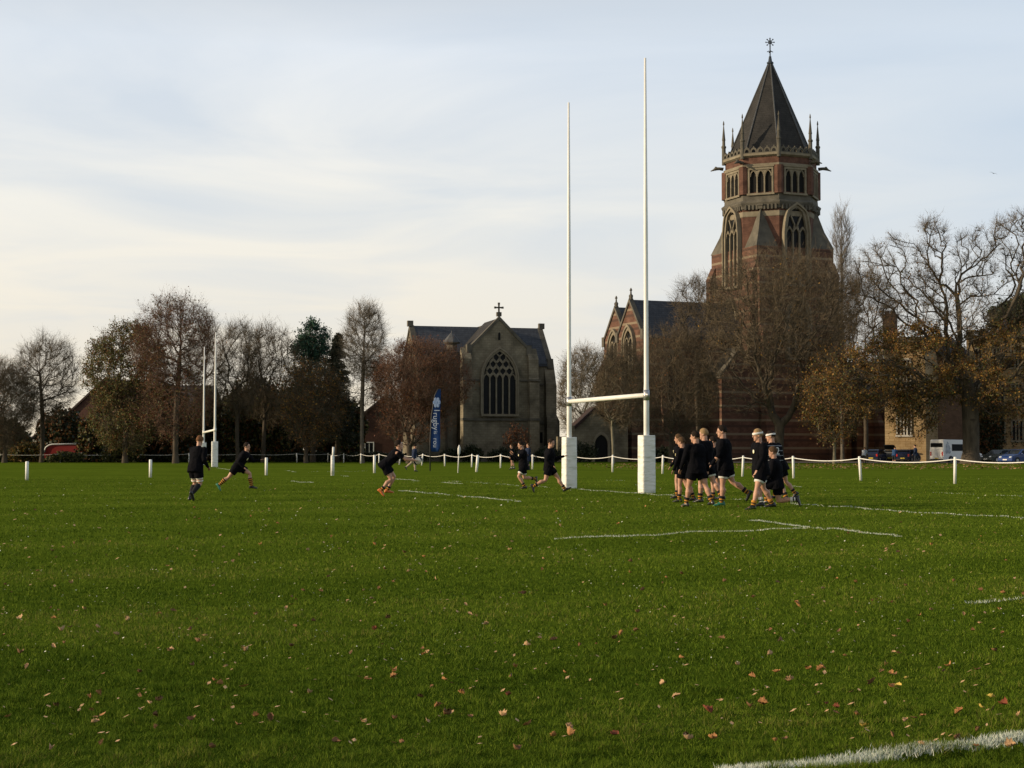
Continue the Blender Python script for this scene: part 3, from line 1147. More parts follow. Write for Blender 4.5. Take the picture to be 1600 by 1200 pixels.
# octagon stages
b = MB()
b.ngon_rings(TC, [(RO + .08, 27.3), (RO + .08, 31.6)], 8, ang0)
b.build('octagon_wall', M['brick'], tw)
b = MB()
b.ngon_rings(TC, [(RO - .06, 33.2), (RO - .06, 39.3)], 8, ang0)
b.build('belfry_wall', M['brick'], tw)
b = MB()
b.ngon_rings(TC, [(RO + .12, 31.6), (RO + .26, 31.75), (RO + .26, 32.0), (RO + .40, 32.3), (RO + .48, 32.5), (RO + .48, 32.75), (RO + .10, 33.25), (RO + .04, 34.15), (RO - .02, 34.35)], 8, ang0)
b.build('stone_band', M['stone_dark'], tw)
b = MB()
b.ngon_rings(TC, [(RO + .10, 37.55), (RO + .16, 37.62), (RO + .16, 37.92), (RO - .04, 38.0)], 8, ang0)
b.build('stone_band', M['stone_trim'], tw)
b = MB()
b.ngon_rings(TC, [(RO + .02, 39.1), (RO + .34, 39.35), (RO + .34, 39.72), (RO + .1, 39.8)], 8, ang0)
b.build('stone_band', M['stone_trim'], tw)
b = MB()
b.ngon_rings(TC, [(RO + .13, 30.75), (RO + .16, 30.8), (RO + .16, 31.22), (RO + .1, 31.25)], 8, ang0)
b.build('stone_band', M['stone_trim'], tw)
# corbel table under the cornice
for k in range(8):
    b = MB()
    f = face_frame(k, (RO + .08) * c8)
    for j in range(9):
        a = (j - 4) * .48
        b.fbox(f, a - .12, a + .12, 31.5, 32.25, 0, .35)
    b.build('corbel_table', M['stone_dark'], tw)
# corner piers of the belfry and its windows
for k in range(8):
    b = MB()
    q = vert(RO - .18, k)
    b.ngon_rings(q, [(.62, 34.2), (.62, 37.55)], 8, ang0 + R(45) * k + R(22.5))
    b.build('corner_pier', M['brick'], tw)
for k in range(8):
    f = face_frame(k, (RO - .06) * c8)
    g = MB()
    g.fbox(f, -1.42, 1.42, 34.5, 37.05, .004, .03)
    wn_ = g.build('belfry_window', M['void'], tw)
    s = MB()
    s.fband(f, [(-1.62, 34.3), (-1.62, 37.35), (1.62, 37.35), (1.62, 34.3)], [(-1.4, 34.3), (-1.4, 37.0), (1.4, 37.0), (1.4, 34.3)], 0, .30)
    s.fbox(f, -1.75, 1.75, 37.35, 37.56, 0, .40)
    s.fbox(f, -1.75, 1.75, 34.0, 34.32, 0, .36)
    for j in (-1, 1):
        s.fbox(f, j * .47 - .085, j * .47 + .085, 34.32, 36.7, .03, .26)
    for j in range(3):
        x = (j - 1) * .94
        hd = arch(.80, 36.95, 36.25, 5, x)
        bar2(s, f, hd[1:-1], .13, .03, .24)
    for j in (-1, 1):
        s.fprism(f, [(j * .47 - .36, 37.0), (j * .47 + .36, 37.0), (j * .47, 36.3)], .03, .20)
    s.build('tracery', M['stone_trim'], wn_)
# parapet cresting, pinnacles, gargoyles
b = MB()
for k in range(8):
    f = face_frame(k, (RO + .30) * c8)
    n_ = 5
    w_ = 4.3 / n_
    for j in range(n_):
        x = -2.15 + w_ * (j + .5)
        b.fband(f, arch(w_ * .98, 1.0, .35, 5, x, 39.72), arch(w_ * .55, .66, .3, 5, x, 39.72), -.22, 0)
        b.fbox(f, x - .07, x + .07, 40.66, 40.86, -.2, -.02)
    b.fbox(f, -2.2, 2.2, 39.7, 39.86, -.25, .03)
b.build('parapet', M['stone_dark'], tw)
for k in range(8):
    q = vert(RO + .12, k)
    b = MB()
    b.ngon_rings(q, [(.26, 38.9), (.25, 41.4), (.32, 41.45), (.32, 41.6), (.20, 41.7), (.19, 42.2), (.24, 42.25), (.20, 42.45), (.05, 43.8), (.11, 43.9), (.08, 44.1), (.02, 44.3)], 8, 0)
    b.build('pinnacle', M['stone_dark'], tw)
for k in range(8):
    a = ang0 + R(45) * k
    n = Vector((math.sin(a), -math.cos(a), 0))
    q = vert(RO + .2, k)
    if k in (0, 4):
        continue
    b = MB()
    b.tube([q + Vector((0, 0, 38.2)), q + n * .5 + Vector((0, 0, 38.3)), q + n * .95 + Vector((0, 0, 38.28)), q + n * 1.25 + Vector((0, 0, 38.05)), q + n * 1.62 + Vector((0, 0, 37.85))], [(.30, .30), (.24, .27), (.27, .32), (.15, .16), (.07, .07)], 8)
    b.ball(q + n * .95 + Vector((0, 0, 38.55)), (.16, .16, .12), 6)
    b.build('gargoyle', M['stone_dark'], tw, True)
# spire
b = MB()
b.ngon_rings(TC, [(RO - .30, 39.4), (.30, 50.2), (.34, 50.25)], 8, ang0)
b.build('spire', M['slate_brown'], tw)
for k in range(8):
    b = MB()
    b.tube([vert(RO - .25, k) + Vector((0, 0, 39.5)), vert(.30, k) + Vector((0, 0, 50.2))], .09, 6)
    b.build('hip_rib', M['lead'], tw)
b = MB()
b.ngon_rings(TC, [(.32, 50.2), (.44, 50.35), (.44, 50.5), (.26, 50.6), (.15, 51.3)], 8, ang0)
b.tube([(TC.x, TC.y, 51.2), (TC.x, TC.y, 53.6)], .08, 8)
for k in range(4):
    a = k * math.pi / 2 + .2
    b.tube([(TC.x, TC.y, 51.8), (TC.x + .2 * math.cos(a), TC.y + .2 * math.sin(a), 51.98), (TC.x + .40 * math.cos(a), TC.y + .4 * math.sin(a), 51.86)], .055, 6)
for k in range(8):
    a = k * math.pi / 4
    dx, dz = math.cos(a), math.sin(a)
    b.tube([(TC.x, TC.y, 53.15), (TC.x + dx * .50, TC.y, 53.15 + dz * .50)], .045, 6)
    b.ball((TC.x + dx * .52, TC.y, 53.15 + dz * .52), (.10, .06, .10), 6)
    a2 = a + math.pi / 4
    b.tube([(TC.x + dx * .24, TC.y, 53.15 + dz * .24), (TC.x + math.cos(a2) * .24, TC.y, 53.15 + math.sin(a2) * .24)], .045, 6)
b.ball((TC.x, TC.y, 53.15), (.13, .08, .13), 8)
b.build('finial', M['iron'], tw)
# big belfry-stage windows on the cardinal faces
for k, f in ((0, face_frame(0, (RO + .08) * c8)), (6, face_frame(6, (RO + .08) * c8)), (2, face_frame(2, (RO + .08) * c8))):
    gothic_window(f, tw, 0, 22.6, 2.9, 9.2, 6.7, 3, .30, .42, bw=.16)
# broaches: stone half pyramids on the diagonal faces
for k in (1, 3, 5, 7):
    f = face_frame(k, AP)
    dd = half * 1.4142 - AP
    b = MB()
    wdt = (half - AP * .4142) * 1.4142 * .5 + 1.25
    base = [f(-2.35, 27.4, -.15), f(0, 27.4, dd + .12), f(2.35, 27.4, -.15)]
    m1 = [f(-1.35, 29.9, -.15), f(0, 29.9, dd * .55), f(1.35, 29.9, -.15)]
    tp = [f(-.22, 31.7, -.15), f(0, 31.7, .35), f(.22, 31.7, -.15)]
    b.loft([base, m1, tp])
    b.fbox(f, -.28, .28, 31.6, 32.35, -.1, .5)
    b.fbox(f, -.36, .36, 32.1, 32.3, -.1, .58)
    b.build('broach', M['stone_dark'], tw)
    s = MB()
    for sg in (-1, 1):
        p0, p1, p2 = Vector(base[1 + sg]), Vector(m1[1 + sg]), Vector(tp[1 + sg])
        for t in range(7):
            q = p0.lerp(p1, t / 4) if t <= 4 else p1.lerp(p2, (t - 4) / 3)
            s.ball(q, .15, 6)
    s.build('crocket', M['stone_trim'], tw)
# angle buttresses of the square stage
for sa in (-1, 1):
    for sc_ in (-1, 1):
        for ax in (0, 1):
            b = MB()
            for z1, pr, wd in ((9.0, 2.3, 1.5), (17.5, 1.5, 1.35), (25.0, .75, 1.2)):
                lo = {9.0: 0, 17.5: 9.0, 25.0: 17.5}[z1]
                e0, e1 = half - wd + .15 * ax, half + .12 + .004 * ax
                if ax == 0:
                    ff = frame(fs(sa * e1 if sa > 0 else -e0, 0, sc_ * half), (V.x * sc_, V.y * sc_), (-U.x, -U.y))
                    wdd = e1 - e0
                    b.fprism(ff, [(-.2, lo), (pr, lo), (pr, z1 - .9), (.05, z1 + .6), (-.2, z1 + .6)], -wdd, 0)
                else:
                    ff = frame(fs(sa * half, 0, sc_ * e1 if sc_ > 0 else -e0), (-U.x * sa, -U.y * sa), (V.x, V.y))
                    wdd = e1 - e0
                    b.fprism(ff, [(-.2, lo), (pr, lo), (pr, z1 - .9), (.05, z1 + .6), (-.2, z1 + .6)], -wdd, 0)
            b.build('buttress', M['brick_banded'], tw)
ff = frame(fs(0, 0, half + .36), (-U.x, -U.y), (V.x, V.y))
gothic_window(ff, tw, 0, 13.2, 2.6, 7.4, 5.2, 3, .3, .3, bw=.15)
ff = frame(fs(-half - .36, 0, 0), (V.x, V.y), (U.x, U.y))
gothic_window(ff, tw, 0, 13.2, 2.6, 7.4, 5.2, 3, .3, .3, bw=.15)
settle(tw)
# fit the storey heights to the measured levels
ZS = [0, 27.4, 29.9, 31.0, 31.8, 32.5, 33.25, 34.4, 37.0, 37.75, 38.2, 39.72, 40.86, 50.2, 53.75]
ZD = [0, 26.67, 28.91, 31.08, 31.64, 32.28, 32.68, 33.57, 36.46, 37.1, 37.42, 38.55, 39.44, 51.0, 54.5]
for o in tw.children_recursive:
    for v in o.data.vertices:
        v.co.z = float(np.interp(v.co.z, ZS, ZD)) if v.co.z > 0 else v.co.z

# nave: two gables facing the sun, long slate roof to the tower
nc = Vector((14.5, 192.3, 0))
nv = empty('brick_chapel', nc, 'long red brick chapel with two pointed gables and a dark slate roof', 'chapel')
fn = frame(nc, (V.x, V.y), (U.x, U.y))       # c along U (out of the gable), a along V
hw_, ev_, ap_ = 3.45, 15.3, 19.6
LN = 14.6
b = MB()
b.fprism(fn, gable_profile(hw_, ev_, ap_), -LN, 0)
fn1 = frame(nc - V * 6.9 - U * 1.4, (V.x, V.y), (U.x, U.y))
b.fprism(fn1, gable_profile(3.3, 15.2, 19.3), -13, 0)
b.build('nave_wall', M['brick_banded'], nv)
b = MB()
roof_slabs(b, fn, hw_, ev_, ap_ - .1, -LN + .1, -.45, .3)
roof_slabs(b, fn1, 3.3, 15.2, 19.2, -12.9, -.45, .05)
b.build('slate_roof', M['slate'], nv)
b = MB()
coping(nv, fn, hw_, ev_, ap_, -.45, .15, .25, .2)
coping(nv, fn1, 3.3, 15.2, 19.3, -.45, .15, .25, .2)
for f_, a_ in ((fn, ap_), (fn1, 19.3)):
    b = MB()
    b.ngon_rings(f_(0, 0, -.15), [(.24, a_ + .3), (.30, a_ + .8), (.12, a_ + 1.0), (.10, a_ + 1.35), (.2, a_ + 1.45), (.05, a_ + 1.75)], 6, 0)
    b.build('gable_finial', M['stone_dark'], nv)
for f_ in (fn, fn1):
    gothic_window(f_, nv, 0, 6.5, 2.1, 9.6, 7.9, 2, .32, .3, bw=.16)
for f_, hh in ((fn, hw_), (fn1, 3.3)):
    for s in (-1, 1):
        b = MB()
        x = s * (hh - .35)
        ff = frame(f_(x + .45, 0, 0), (U.x, U.y), (V.x, V.y))
        b.fprism(ff, [(-.2, 0), (1.6, 0), (1.6, 5.5), (1.1, 6.6), (1.1, 11), (-.2, 13.5)], -.9, 0)
        b.build('buttress', M['brick_banded'], nv)
for t in (-2.5, -6.2, -10):
    b = MB()
    ff = frame(fn(hw_, 0, t + .45), (V.x, V.y), (-U.x, -U.y))
    b.fprism(ff, [(-.2, 0), (1.5, 0), (1.5, 5.5), (1.0, 6.6), (1.0, 10.5), (-.2, 13)], -.05, .85)
    b.build('buttress', M['brick_banded'], nv)
fside = frame(fn(hw_, 0, 0), (-U.x, -U.y), (V.x, V.y))
for t in (4.35, 8.1):
    gothic_window(fside, nv, t, 6.0, 1.9, 7.2, 5.6, 2, .25, .25, bw=.14)
# side chapel gable towards the camera, stone roof
fsc = frame(fn(hw_, 0, -11.6), (-U.x, -U.y), (V.x, V.y))
b = MB()
b.fprism(fsc, gable_profile(2.6, 10.4, 13.6), -.3, 3.2)
sc = b.build('side_chapel', M['brick_banded'], nv)
b = MB()
roof_slabs(b, fsc, 2.6, 10.4, 13.6, -.2, 3.3, .25)
b.build('roof', M['stone_dark'], sc)
# choir beyond the tower
fq = frame(TC - U * 6.4 + V * 1.5, (V.x, V.y), (-U.x, -U.y))
b = MB()
b.fprism(fq, gable_profile(3.6, 8.5, 12.5), 0, 9)
b.build('choir_wall', M['brick_banded'], nv)
b = MB()
roof_slabs(b, fq, 3.6, 8.5, 12.4, .05, 9.2, .3)
b.build('choir_roof', M['slate'], nv)
for t in (2.4, 5.8, 8.4):
    b = MB()
    ff = frame(fq(3.6, 0, t), (V.x, V.y), (-U.x, -U.y))
    b.fprism(ff, [(-.2, 0), (1.2, 0), (1.2, 4.5), (-.2, 7)], -.4, .4)
    b.build('choir_buttress', M['brick_banded'], nv)
settle(nv)

# low porch and wall with an arched doorway, between the chapels
po = P(938, 700, 186)
pr = empty('brick_porch', (po.x, 186, 0), 'low brick porch with a tiled gable and dark arched doorway', 'porch')
fp = frame((po.x, 186, 0), (1, .12), (.12, -1))
b = MB()
b.fprism(fp, [(-3.3, 0), (3.3, 0), (3.3, 4.6), (1.0, 4.6), (-.6, 6.1), (-2.6, 4.3), (-3.3, 4.3)], -4, 0)
b.fbox(fp, -4.9, -3.3, 0, 3.0, -2.2, -1.2)
b.build('wall', M['stone'], pr)
b = MB()
b.fprism(fp, [(-3.0, 3.9), (-.6, 6.15), (1.3, 4.6), (3.4, 4.6), (3.4, 4.85), (1.4, 4.9), (-.6, 6.55), (-3.1, 4.2)], -4.2, .3)
b.build('roof', M['house_tile'], pr)
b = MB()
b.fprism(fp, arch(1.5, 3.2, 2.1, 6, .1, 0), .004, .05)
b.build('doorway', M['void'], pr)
b = MB()
b.fband(fp, arch(2.1, 3.6, 2.1, 6, .1, 0), arch(1.55, 3.25, 2.1, 6, .1, 0), .0, .2)
b.build('door_surround', M['stone_trim'], pr)
settle(pr)

# ---- right: school buildings behind the oak


def block(name, label, px0, px1, Y, z1, nrm, m, depth=8.0, roof=None):
    a0 = P(px0, 700, Y)
    n = Vector((*nrm, 0)).normalized()
    u = Vector((-n.y, n.x, 0))
    # far end: intersect the view ray of px1 with the wall plane
    d = ray(px1, 700)
    d = Vector((d.x, d.y))
    o = Vector((a0.x, Y))
    den_ = d.x * n.x + d.y * n.y
    t = (o.x * n.x + o.y * n.y) / den_
    e_ = d * t
    L_ = (e_ - o).length
    root = empty(name, (a0.x, Y, 0), label, 'building')
    f = frame((a0.x, Y, 0), (u.x, u.y), (n.x, n.y))
    b = MB()
    b.fbox(f, 0, L_, 0, z1, -depth, 0)
    b.build('wall', m, root)
    if roof:
        rf = MB()
        fr2 = frame(f(L_ / 2, 0, -depth / 2), (n.x, n.y), (u.x, u.y))
        roof_slabs(rf, fr2, depth / 2, z1, z1 + roof, -L_ / 2 - .2, L_ / 2 + .2, .4)
        rf.build('roof', M['house_slate'], root)
    return root, f, L_


def mullion_window(f, root, a, z, w, h, lights, m=None):
    g = MB()
    g.fbox(f, a - w / 2, a + w / 2, z, z + h, .004, .04)
    win = g.build('window', M['glass_dark'], root)
    s = MB()
    s.fband(f, [(a - w / 2 - .18, z - .05), (a - w / 2 - .18, z + h + .2), (a + w / 2 + .18, z + h + .2), (a + w / 2 + .18, z - .05)], [(a - w / 2, z - .05), (a - w / 2, z + h), (a + w / 2, z + h), (a + w / 2, z - .05)], 0, .16)
    s.fbox(f, a - w / 2 - .25, a + w / 2 + .25, z - .25, z - .05, 0, .2)
    for k in range(1, lights):
        x = a - w / 2 + w * k / lights
        s.fbox(f, x - .09, x + .09, z - .05, z + h, .04, .14)
    s.build('mullion', m or M['stone_trim'], win)


rt, f, L_ = block('stone_hall', 'tan stone hall with a tall mullioned window behind the minibus', 1383, 1447, 184, 14.0, (-.42, -.91), M['tan_stone'], 9)
for z in (3.2, 8.6):
    mullion_window(f, rt, L_ * .47, z, 1.45, 3.3, 4, M['stone_pale'])
b = MB()
b.fbox(f, -.1, L_ + .1, 7.5, 7.8, 0, .15)
b.build('string_course', M['stone_dark'], rt)
b = MB()
b.fbox(f, -.1, L_ + .1, 14.0, 14.6, -9.1, .15)
b.build('cornice', M['stone_dark'], rt)
b = MB()
b.fbox(f, -.4, 1.0, 13, 17.2, -3, -1.4)
b.fbox(f, -.5, 1.1, 17.2, 17.5, -3.1, -1.3)
b.fbox(f, -.25, .2, 17.5, 17.9, -2.6, -1.8)
b.fbox(f, .4, .85, 17.5, 17.9, -2.6, -1.8)
b.build('chimney', M['brick'], rt)
settle(rt)
rt, f, L_ = block('brick_range', 'plain brown brick range between the stone hall and the oak trunk', 1447.5, 1512, 189, 13.0, (.2, -.98), M['brown_brick'], 8, 2.0)
for k in range(2):
    mullion_window(f, rt, L_ * (.28 + .46 * k), 8.6, 1.3, 1.9, 2)
settle(rt)
rt, f, L_ = block('school_house', 'tan stone school house with a white-topped parapet, far right behind the oak', 1512, 1700, 191, 15.0, (-.30, -.954), M['tan_stone'], 9)
for k in range(8):
    for z in (2.6, 7.0, 11.4):
        mullion_window(f, rt, 1.6 + k * 2.1, z, 1.1, 2.3, 3)
b = MB()
b.fbox(f, -.1, L_ + .1, 14.9, 15.3, 0, .25)
for k in range(int(L_ / 1.6)):
    b.fbox(f, k * 1.6, k * 1.6 + .95, 15.3, 16.1, -.3, .05)
b.build('parapet', M['stone_trim'], rt)
for x in (4.5, 9.6):
    b = MB()
    b.fprism(sub(f, x, 15, -1.5), [(-1.3, 0), (1.3, 0), (1.3, .6), (0, 2.4), (-1.3, .6)], -.6, .6)
    b.build('dormer', M['house_slate'], rt)
settle(rt)

# ---- left: brick houses behind the trees


def house(label, px, Y, w, dpt, ev, ap, rz, mroof):
    q = P(px, 700, Y)
    root = empty('brick_house', (q.x, Y, 0), label, 'house', None, rz)
    fr = frame((0, 0, 0), (1, 0), (0, -1))
    b = MB()
    b.fprism(fr, gable_profile(w / 2, ev, ap), -dpt, 0)
    b.build('wall', M['house_brick'], root)
    b = MB()
    roof_slabs(b, fr, w / 2, ev, ap, -dpt - .3, .3, .4)
    b.build('roof', mroof, root)
    for k in (-1, 1):
        for z in (1.0, 3.9):
            if z + 1.3 < ev:
                g = MB()
                g.fbox(fr, k * w * .25 - .55, k * w * .25 + .55, z, z + 1.4, .004, .05)
                wv = g.build('window', M['glass_dark'], root)
                s = MB()
                s.fband(fr, [(k * w * .25 - .65, z), (k * w * .25 - .65, z + 1.5), (k * w * .25 + .65, z + 1.5), (k * w * .25 + .65, z)], [(k * w * .25 - .52, z), (k * w * .25 - .52, z + 1.4), (k * w * .25 + .52, z + 1.4), (k * w * .25 + .52, z)], 0, .1)
                s.fbox(fr, k * w * .25 - .7, k * w * .25 + .7, z - .12, z, 0, .16)
                s.fbox(fr, k * w * .25 - .03, k * w * .25 + .03, z, z + 1.4, .05, .09)
                s.build('frame', M['white_paint'], wv)
    return root


house('dark red brick house with a steep gable behind the far left trees', 163, 225, 12.0, 14, 6.0, 11.4, R(-8), M['house_tile'])
house('low brick house just behind the long red vehicle', 108, 216, 10.5, 9, 2.6, 5.2, R(20), M['house_tile'])
rt = house('brick house with a flat-edged roof behind the far goal', 334, 222, 13, 8, 6.6, 10.2, R(90), M['house_slate'])
house('brown brick house with a white-framed window left of the beech', 603, 212, 9, 9, 5.0, 8.5, R(4), M['house_tile'])
# ------------------------------------------------------------------ trees


def unit(a):
    return a / np.maximum(np.linalg.norm(a, axis=-1, keepdims=True), 1e-6)


def in_ellipsoid(rg, n, c, r, shell):
    d = unit(rg.normal(size=(n, 3)))
    k = rg.uniform(0, 1, n) ** (1 / (3.0 + shell))
    return np.array(c) + d * k[:, None] * np.array(r)


def grow(rg, trunk, lobes, bf, wig, angw):
    """greedy balanced tree: every point of every lobe is joined to the cheapest node already grown.
    lobes: (centre, radii, number of points, twigs per node, leaves per node, shell)"""
    pos = [np.array(p, float) for p in trunk]
    par = [-1] + list(range(len(trunk) - 1))
    plen = [0.0]
    for i in range(1, len(trunk)):
        plen.append(plen[-1] + np.linalg.norm(pos[i] - pos[i - 1]))
    lob = [-1] * len(trunk)
    dirs = [np.array([0, 0, 1.0])] * len(trunk)
    P_, Lb = [], []
    for li, (c, r, n, *_x) in enumerate(lobes):
        P_.append(in_ellipsoid(rg, n, c, r, _x[2]))
        Lb += [li] * n
    P_ = np.concatenate(P_)
    Lb = np.array(Lb)
    k0 = max(0, len(trunk) // 2)
    order = np.argsort(np.linalg.norm(P_ - np.array(trunk[-1]) * [1, 1, .8], axis=1))
    N = len(P_) * 3 + len(trunk) + 5
    A = np.zeros((N, 3))
    D = np.zeros((N, 3))
    PL = np.zeros(N)
    n = len(trunk)
    A[:n] = pos
    D[:n] = dirs
    PL[:n] = plen
    free = np.arange(N) >= k0
    parent = np.full(N, -1)
    parent[:n] = par
    lb = np.full(N, -1)
    for i in order:
        p = P_[i]
        dv = p - A[:n]
        dist = np.linalg.norm(dv, axis=1) + 1e-6
        cosd = (dv * D[:n]).sum(1) / dist
        cost = dist * (1 + angw * (1 - cosd)) + bf * PL[:n]
        cost[~free[:n]] = 1e9
        j = int(np.argmin(cost))
        a = A[j]
        L_ = dist[j]
        q = j
        m = 1 if L_ < 1.2 else (2 if L_ < 2.6 else 3)
        # leave along the parent's direction, then bend to the point
        for k in range(1, m + 1):
            t = k / m
            pt = a + (p - a) * t
            if k < m:
                pt = pt + D[j] * L_ * .13 * (1 - t) + rg.normal(0, wig * L_, 3) * [1, 1, .7]
            if n >= N:
                break
            A[n] = pt
            dd = pt - A[q]
            ln = np.linalg.norm(dd) + 1e-6
            D[n] = .75 * dd / ln + .25 * D[q]
            PL[n] = PL[q] + ln
            parent[n] = q
            lb[n] = Lb[i]
            q = n
            n += 1
    return A[:n], parent[:n], lb[:n]


def radii(parent, trunk_r, tip_r, expo):
    n = len(parent)
    cnt = np.zeros(n)
    has = np.zeros(n, bool)
    has[parent[parent >= 0]] = True
    cnt[~has] = 1
    for i in range(n - 1, 0, -1):
        if parent[i] >= 0:
            cnt[parent[i]] += cnt[i]
    k = (cnt / cnt[0]) ** expo
    return np.maximum(trunk_r * k, tip_r), has


def cones(A, B, ra, rb, sides):
    """tapered tubes for all edges at once"""
    d = unit(B - A)
    s = np.cross(d, np.where(np.abs(d[:, 2:3]) > .9, [[1.0, 0, 0]], [[0, 0, 1.0]]))
    s = unit(s)
    w = np.cross(d, s)
    A = A - d * (ra * .25)[:, None]
    B = B + d * (rb * .25)[:, None]
    m = len(A)
    th = np.arange(sides) * 2 * np.pi / sides
    ring = (s[:, None, :] * np.cos(th)[None, :, None] + w[:, None, :] * np.sin(th)[None, :, None])
    v = np.concatenate([A[:, None] + ring * ra[:, None, None], B[:, None] + ring * rb[:, None, None]], 1)
    base = (np.arange(m) * 2 * sides)[:, None]
    i = np.arange(sides)
    j = (i + 1) % sides
    q = np.stack([i, j, sides + j, sides + i], 1)
    f = (base[:, :, None] + q[None]).reshape(-1, 4)
    return v.reshape(-1, 3), f


def make_tree(name, label, px, d, lobes_px, trunk_top, trunk_r, seed, bark='bark', twig='twig', leaf=None, bf=.25, wig=.06, angw=.35, tip=.016,
              expo=.53, twl=1.1, tww=.024, lsize=.17, up=.25, group='trees around the pitch', leader=None, stems=1, droop=0.0, subs=3, depth=.8, spread=.7, cat='tree', base_py=None, sway=.12, fork=1.0):
    """lobes_px: (x0, x1, ytop, ybottom, points, twigs per node, leaves per node[, shell[, depth offset]]) in photograph pixels at distance d"""
    rg = np.random.default_rng(seed)
    s = F / d
    X = (px - 800) / s
    zt = lambda py: (HOR - py) / s + CAMH
    lobes = []
    for L in lobes_px:
        x0, x1, y0, y1, n, tw_, lf_ = L[:7]
        sh = L[7] if len(L) > 7 else 1.5
        dof = L[8] if len(L) > 8 else 0.0
        rx = (x1 - x0) / 2 / s
        rz = (y1 - y0) / 2 / s
        lobes.append((((x0 + x1) / 2 / s - px / s, dof, zt((y0 + y1) / 2)), (rx, rx * depth, rz), n, tw_, lf_, sh))
    top = zt(trunk_top)
    tr = []
    nseg = max(4, int(top / .9))
    ph = rg.uniform(0, 6.28)
    for k in range(nseg + 1):
        t = k / nseg
        tr.append((sway * math.sin(t * 3 + ph) * t * top * .25, sway * math.cos(t * 2.3 + ph) * t * top * .2, t * top))
    A, par, lb = grow(rg, tr, lobes, bf, wig, angw)
    r, has = radii(par, trunk_r, tip, expo)
    # flare the foot
    r[:nseg + 1] = np.minimum(r[:nseg + 1], trunk_r)
    e = np.arange(1, len(A))
    pa = par[e]
    a_, b_, ra, rb = A[pa], A[e], r[pa].copy(), r[e]
    ra = np.where(pa > nseg, np.minimum(ra, rb * 1.45 + .01), np.where(e > nseg, np.minimum(ra, rb * 1.5 + .02), ra))
    first = pa == 0
    ra[first] *= 1.45
    V_, Fc = [], []
    off = 0
    for lo, hi, sd_ in ((.11, 9, 9), (.045, .11, 6), (0, .045, 4)):
        m = (rb >= lo) & (rb < hi)
        if m.any():
            v, f = cones(a_[m], b_[m], ra[m], rb[m], sd_)
            V_.append(v)
            Fc.append(f + off)
            off += len(v)
    root = empty(name, (X, d, 0), label, cat, group)
    tri_mesh('trunk', np.concatenate(V_), np.concatenate(Fc), None, [M[bark]], root, True, 4)
    # twigs
    ln = np.array([l[3] for l in lobes] + [0])
    lf = np.array([l[4] for l in lobes] + [0])
    thin = (rb < max(.055, tip * 2.6)) & (lb[e] >= 0)
    ei = e[thin]
    dirn = unit(A[ei] - A[par[ei]])
    cen = np.array([np.array(l[0]) for l in lobes] + [np.zeros(3)])
    cnt = ln[lb[ei]]
    cnt = np.floor(cnt * 1.35 + rg.uniform(0, 1, len(cnt))).astype(int)
    src = np.repeat(np.arange(len(ei)), cnt)
    if len(src) == 0:
        return root
    t = rg.uniform(0, 1, len(src))[:, None]
    p0 = A[par[ei]][src] * (1 - t) + A[ei][src] * t
    out = unit(A[ei][src] - cen[lb[ei]][src])
    dv = unit(dirn[src] * .7 + rg.normal(0, spread, (len(src), 3)) + np.array([0, 0, up]) + out * .35)
    L_ = rg.uniform(.45, 1.3, len(src)) * twl
    p1 = p0 + dv * L_[:, None] + np.array([0, 0, -droop]) * (L_ ** 2)[:, None]
    S0, S1, Wd = [p0], [p1], [np.full(len(p0), tww)]
    q0, qd, qL = p0, dv, L_
    for g_ in range(subs):
        t2 = rg.uniform(.3, .95, len(q0))[:, None]
        s0 = q0 * (1 - t2) + (q0 + qd * qL[:, None] + np.array([0, 0, -droop]) * (qL ** 2)[:, None]) * t2
        sdv = unit(qd + rg.normal(0, .55, q0.shape) + np.array([0, 0, up * .5]))
        sL = qL * rg.uniform(.35, .75, len(q0))
        s1 = s0 + sdv * sL[:, None] + np.array([0, 0, -droop]) * (sL ** 2)[:, None]
        S0.append(s0)
        S1.append(s1)
        Wd.append(np.full(len(s0), tww * .72))
    S0, S1, Wd = np.concatenate(S0), np.concatenate(S1), np.concatenate(Wd)
    td = unit(S1 - S0)
    sdv = unit(np.cross(td, rg.normal(size=td.shape)))
    n = len(S0)
    tv = np.zeros((n, 3, 3))
    tv[:, 0] = S0 - sdv * (Wd / 2)[:, None]
    tv[:, 1] = S0 + sdv * (Wd / 2)[:, None]
    tv[:, 2] = S1
    verts = tv.reshape(-1, 3)
    tris = np.arange(n * 3).reshape(-1, 3)
    mid = np.zeros(n, int)
    if lf.max() > 0 and leaf:
        lcnt = lf[lb[ei]][src]
        lcnt = np.tile(lcnt, subs + 1) / np.maximum(1, np.tile(cnt[src], subs + 1)) / (subs + 1)
        # clumps: foliage density varies through the crown
        ph_ = rg.uniform(0, 6.28, 6)
        cl = np.sin(S1[:, 0] * 1.1 + ph_[0]) * np.sin(S1[:, 2] * 1.3 + ph_[1]) + np.sin(S1[:, 1] * 1.2 + ph_[2]) * np.sin(S1[:, 0] * .5 + ph_[3])
        lcnt = lcnt * np.clip(1 + .9 * cl, .1, 2.2)
        lc = np.floor(lcnt + rg.uniform(0, 1, n)).astype(int)
        ls = np.repeat(np.arange(n), lc)
        k = len(ls)
        if k:
            c = S0[ls] + (S1[ls] - S0[ls]) * rg.uniform(.3, 1.05, k)[:, None] + rg.normal(0, lsize * .5, (k, 3))
            n1 = unit(rg.normal(size=(k, 3)))
            n2 = unit(np.cross(n1, rg.normal(size=(k, 3))))
            sz = lsize * rg.uniform(.35, 1.3, k)[:, None]
            lv = np.zeros((k, 4, 3))
            lv[:, 0] = c - n1 * sz * .55
            lv[:, 1] = c + n2 * sz * .38 + n1 * sz * .05
            lv[:, 2] = c + n1 * sz * .55
            lv[:, 3] = c - n2 * sz * .38 + n1 * sz * .05
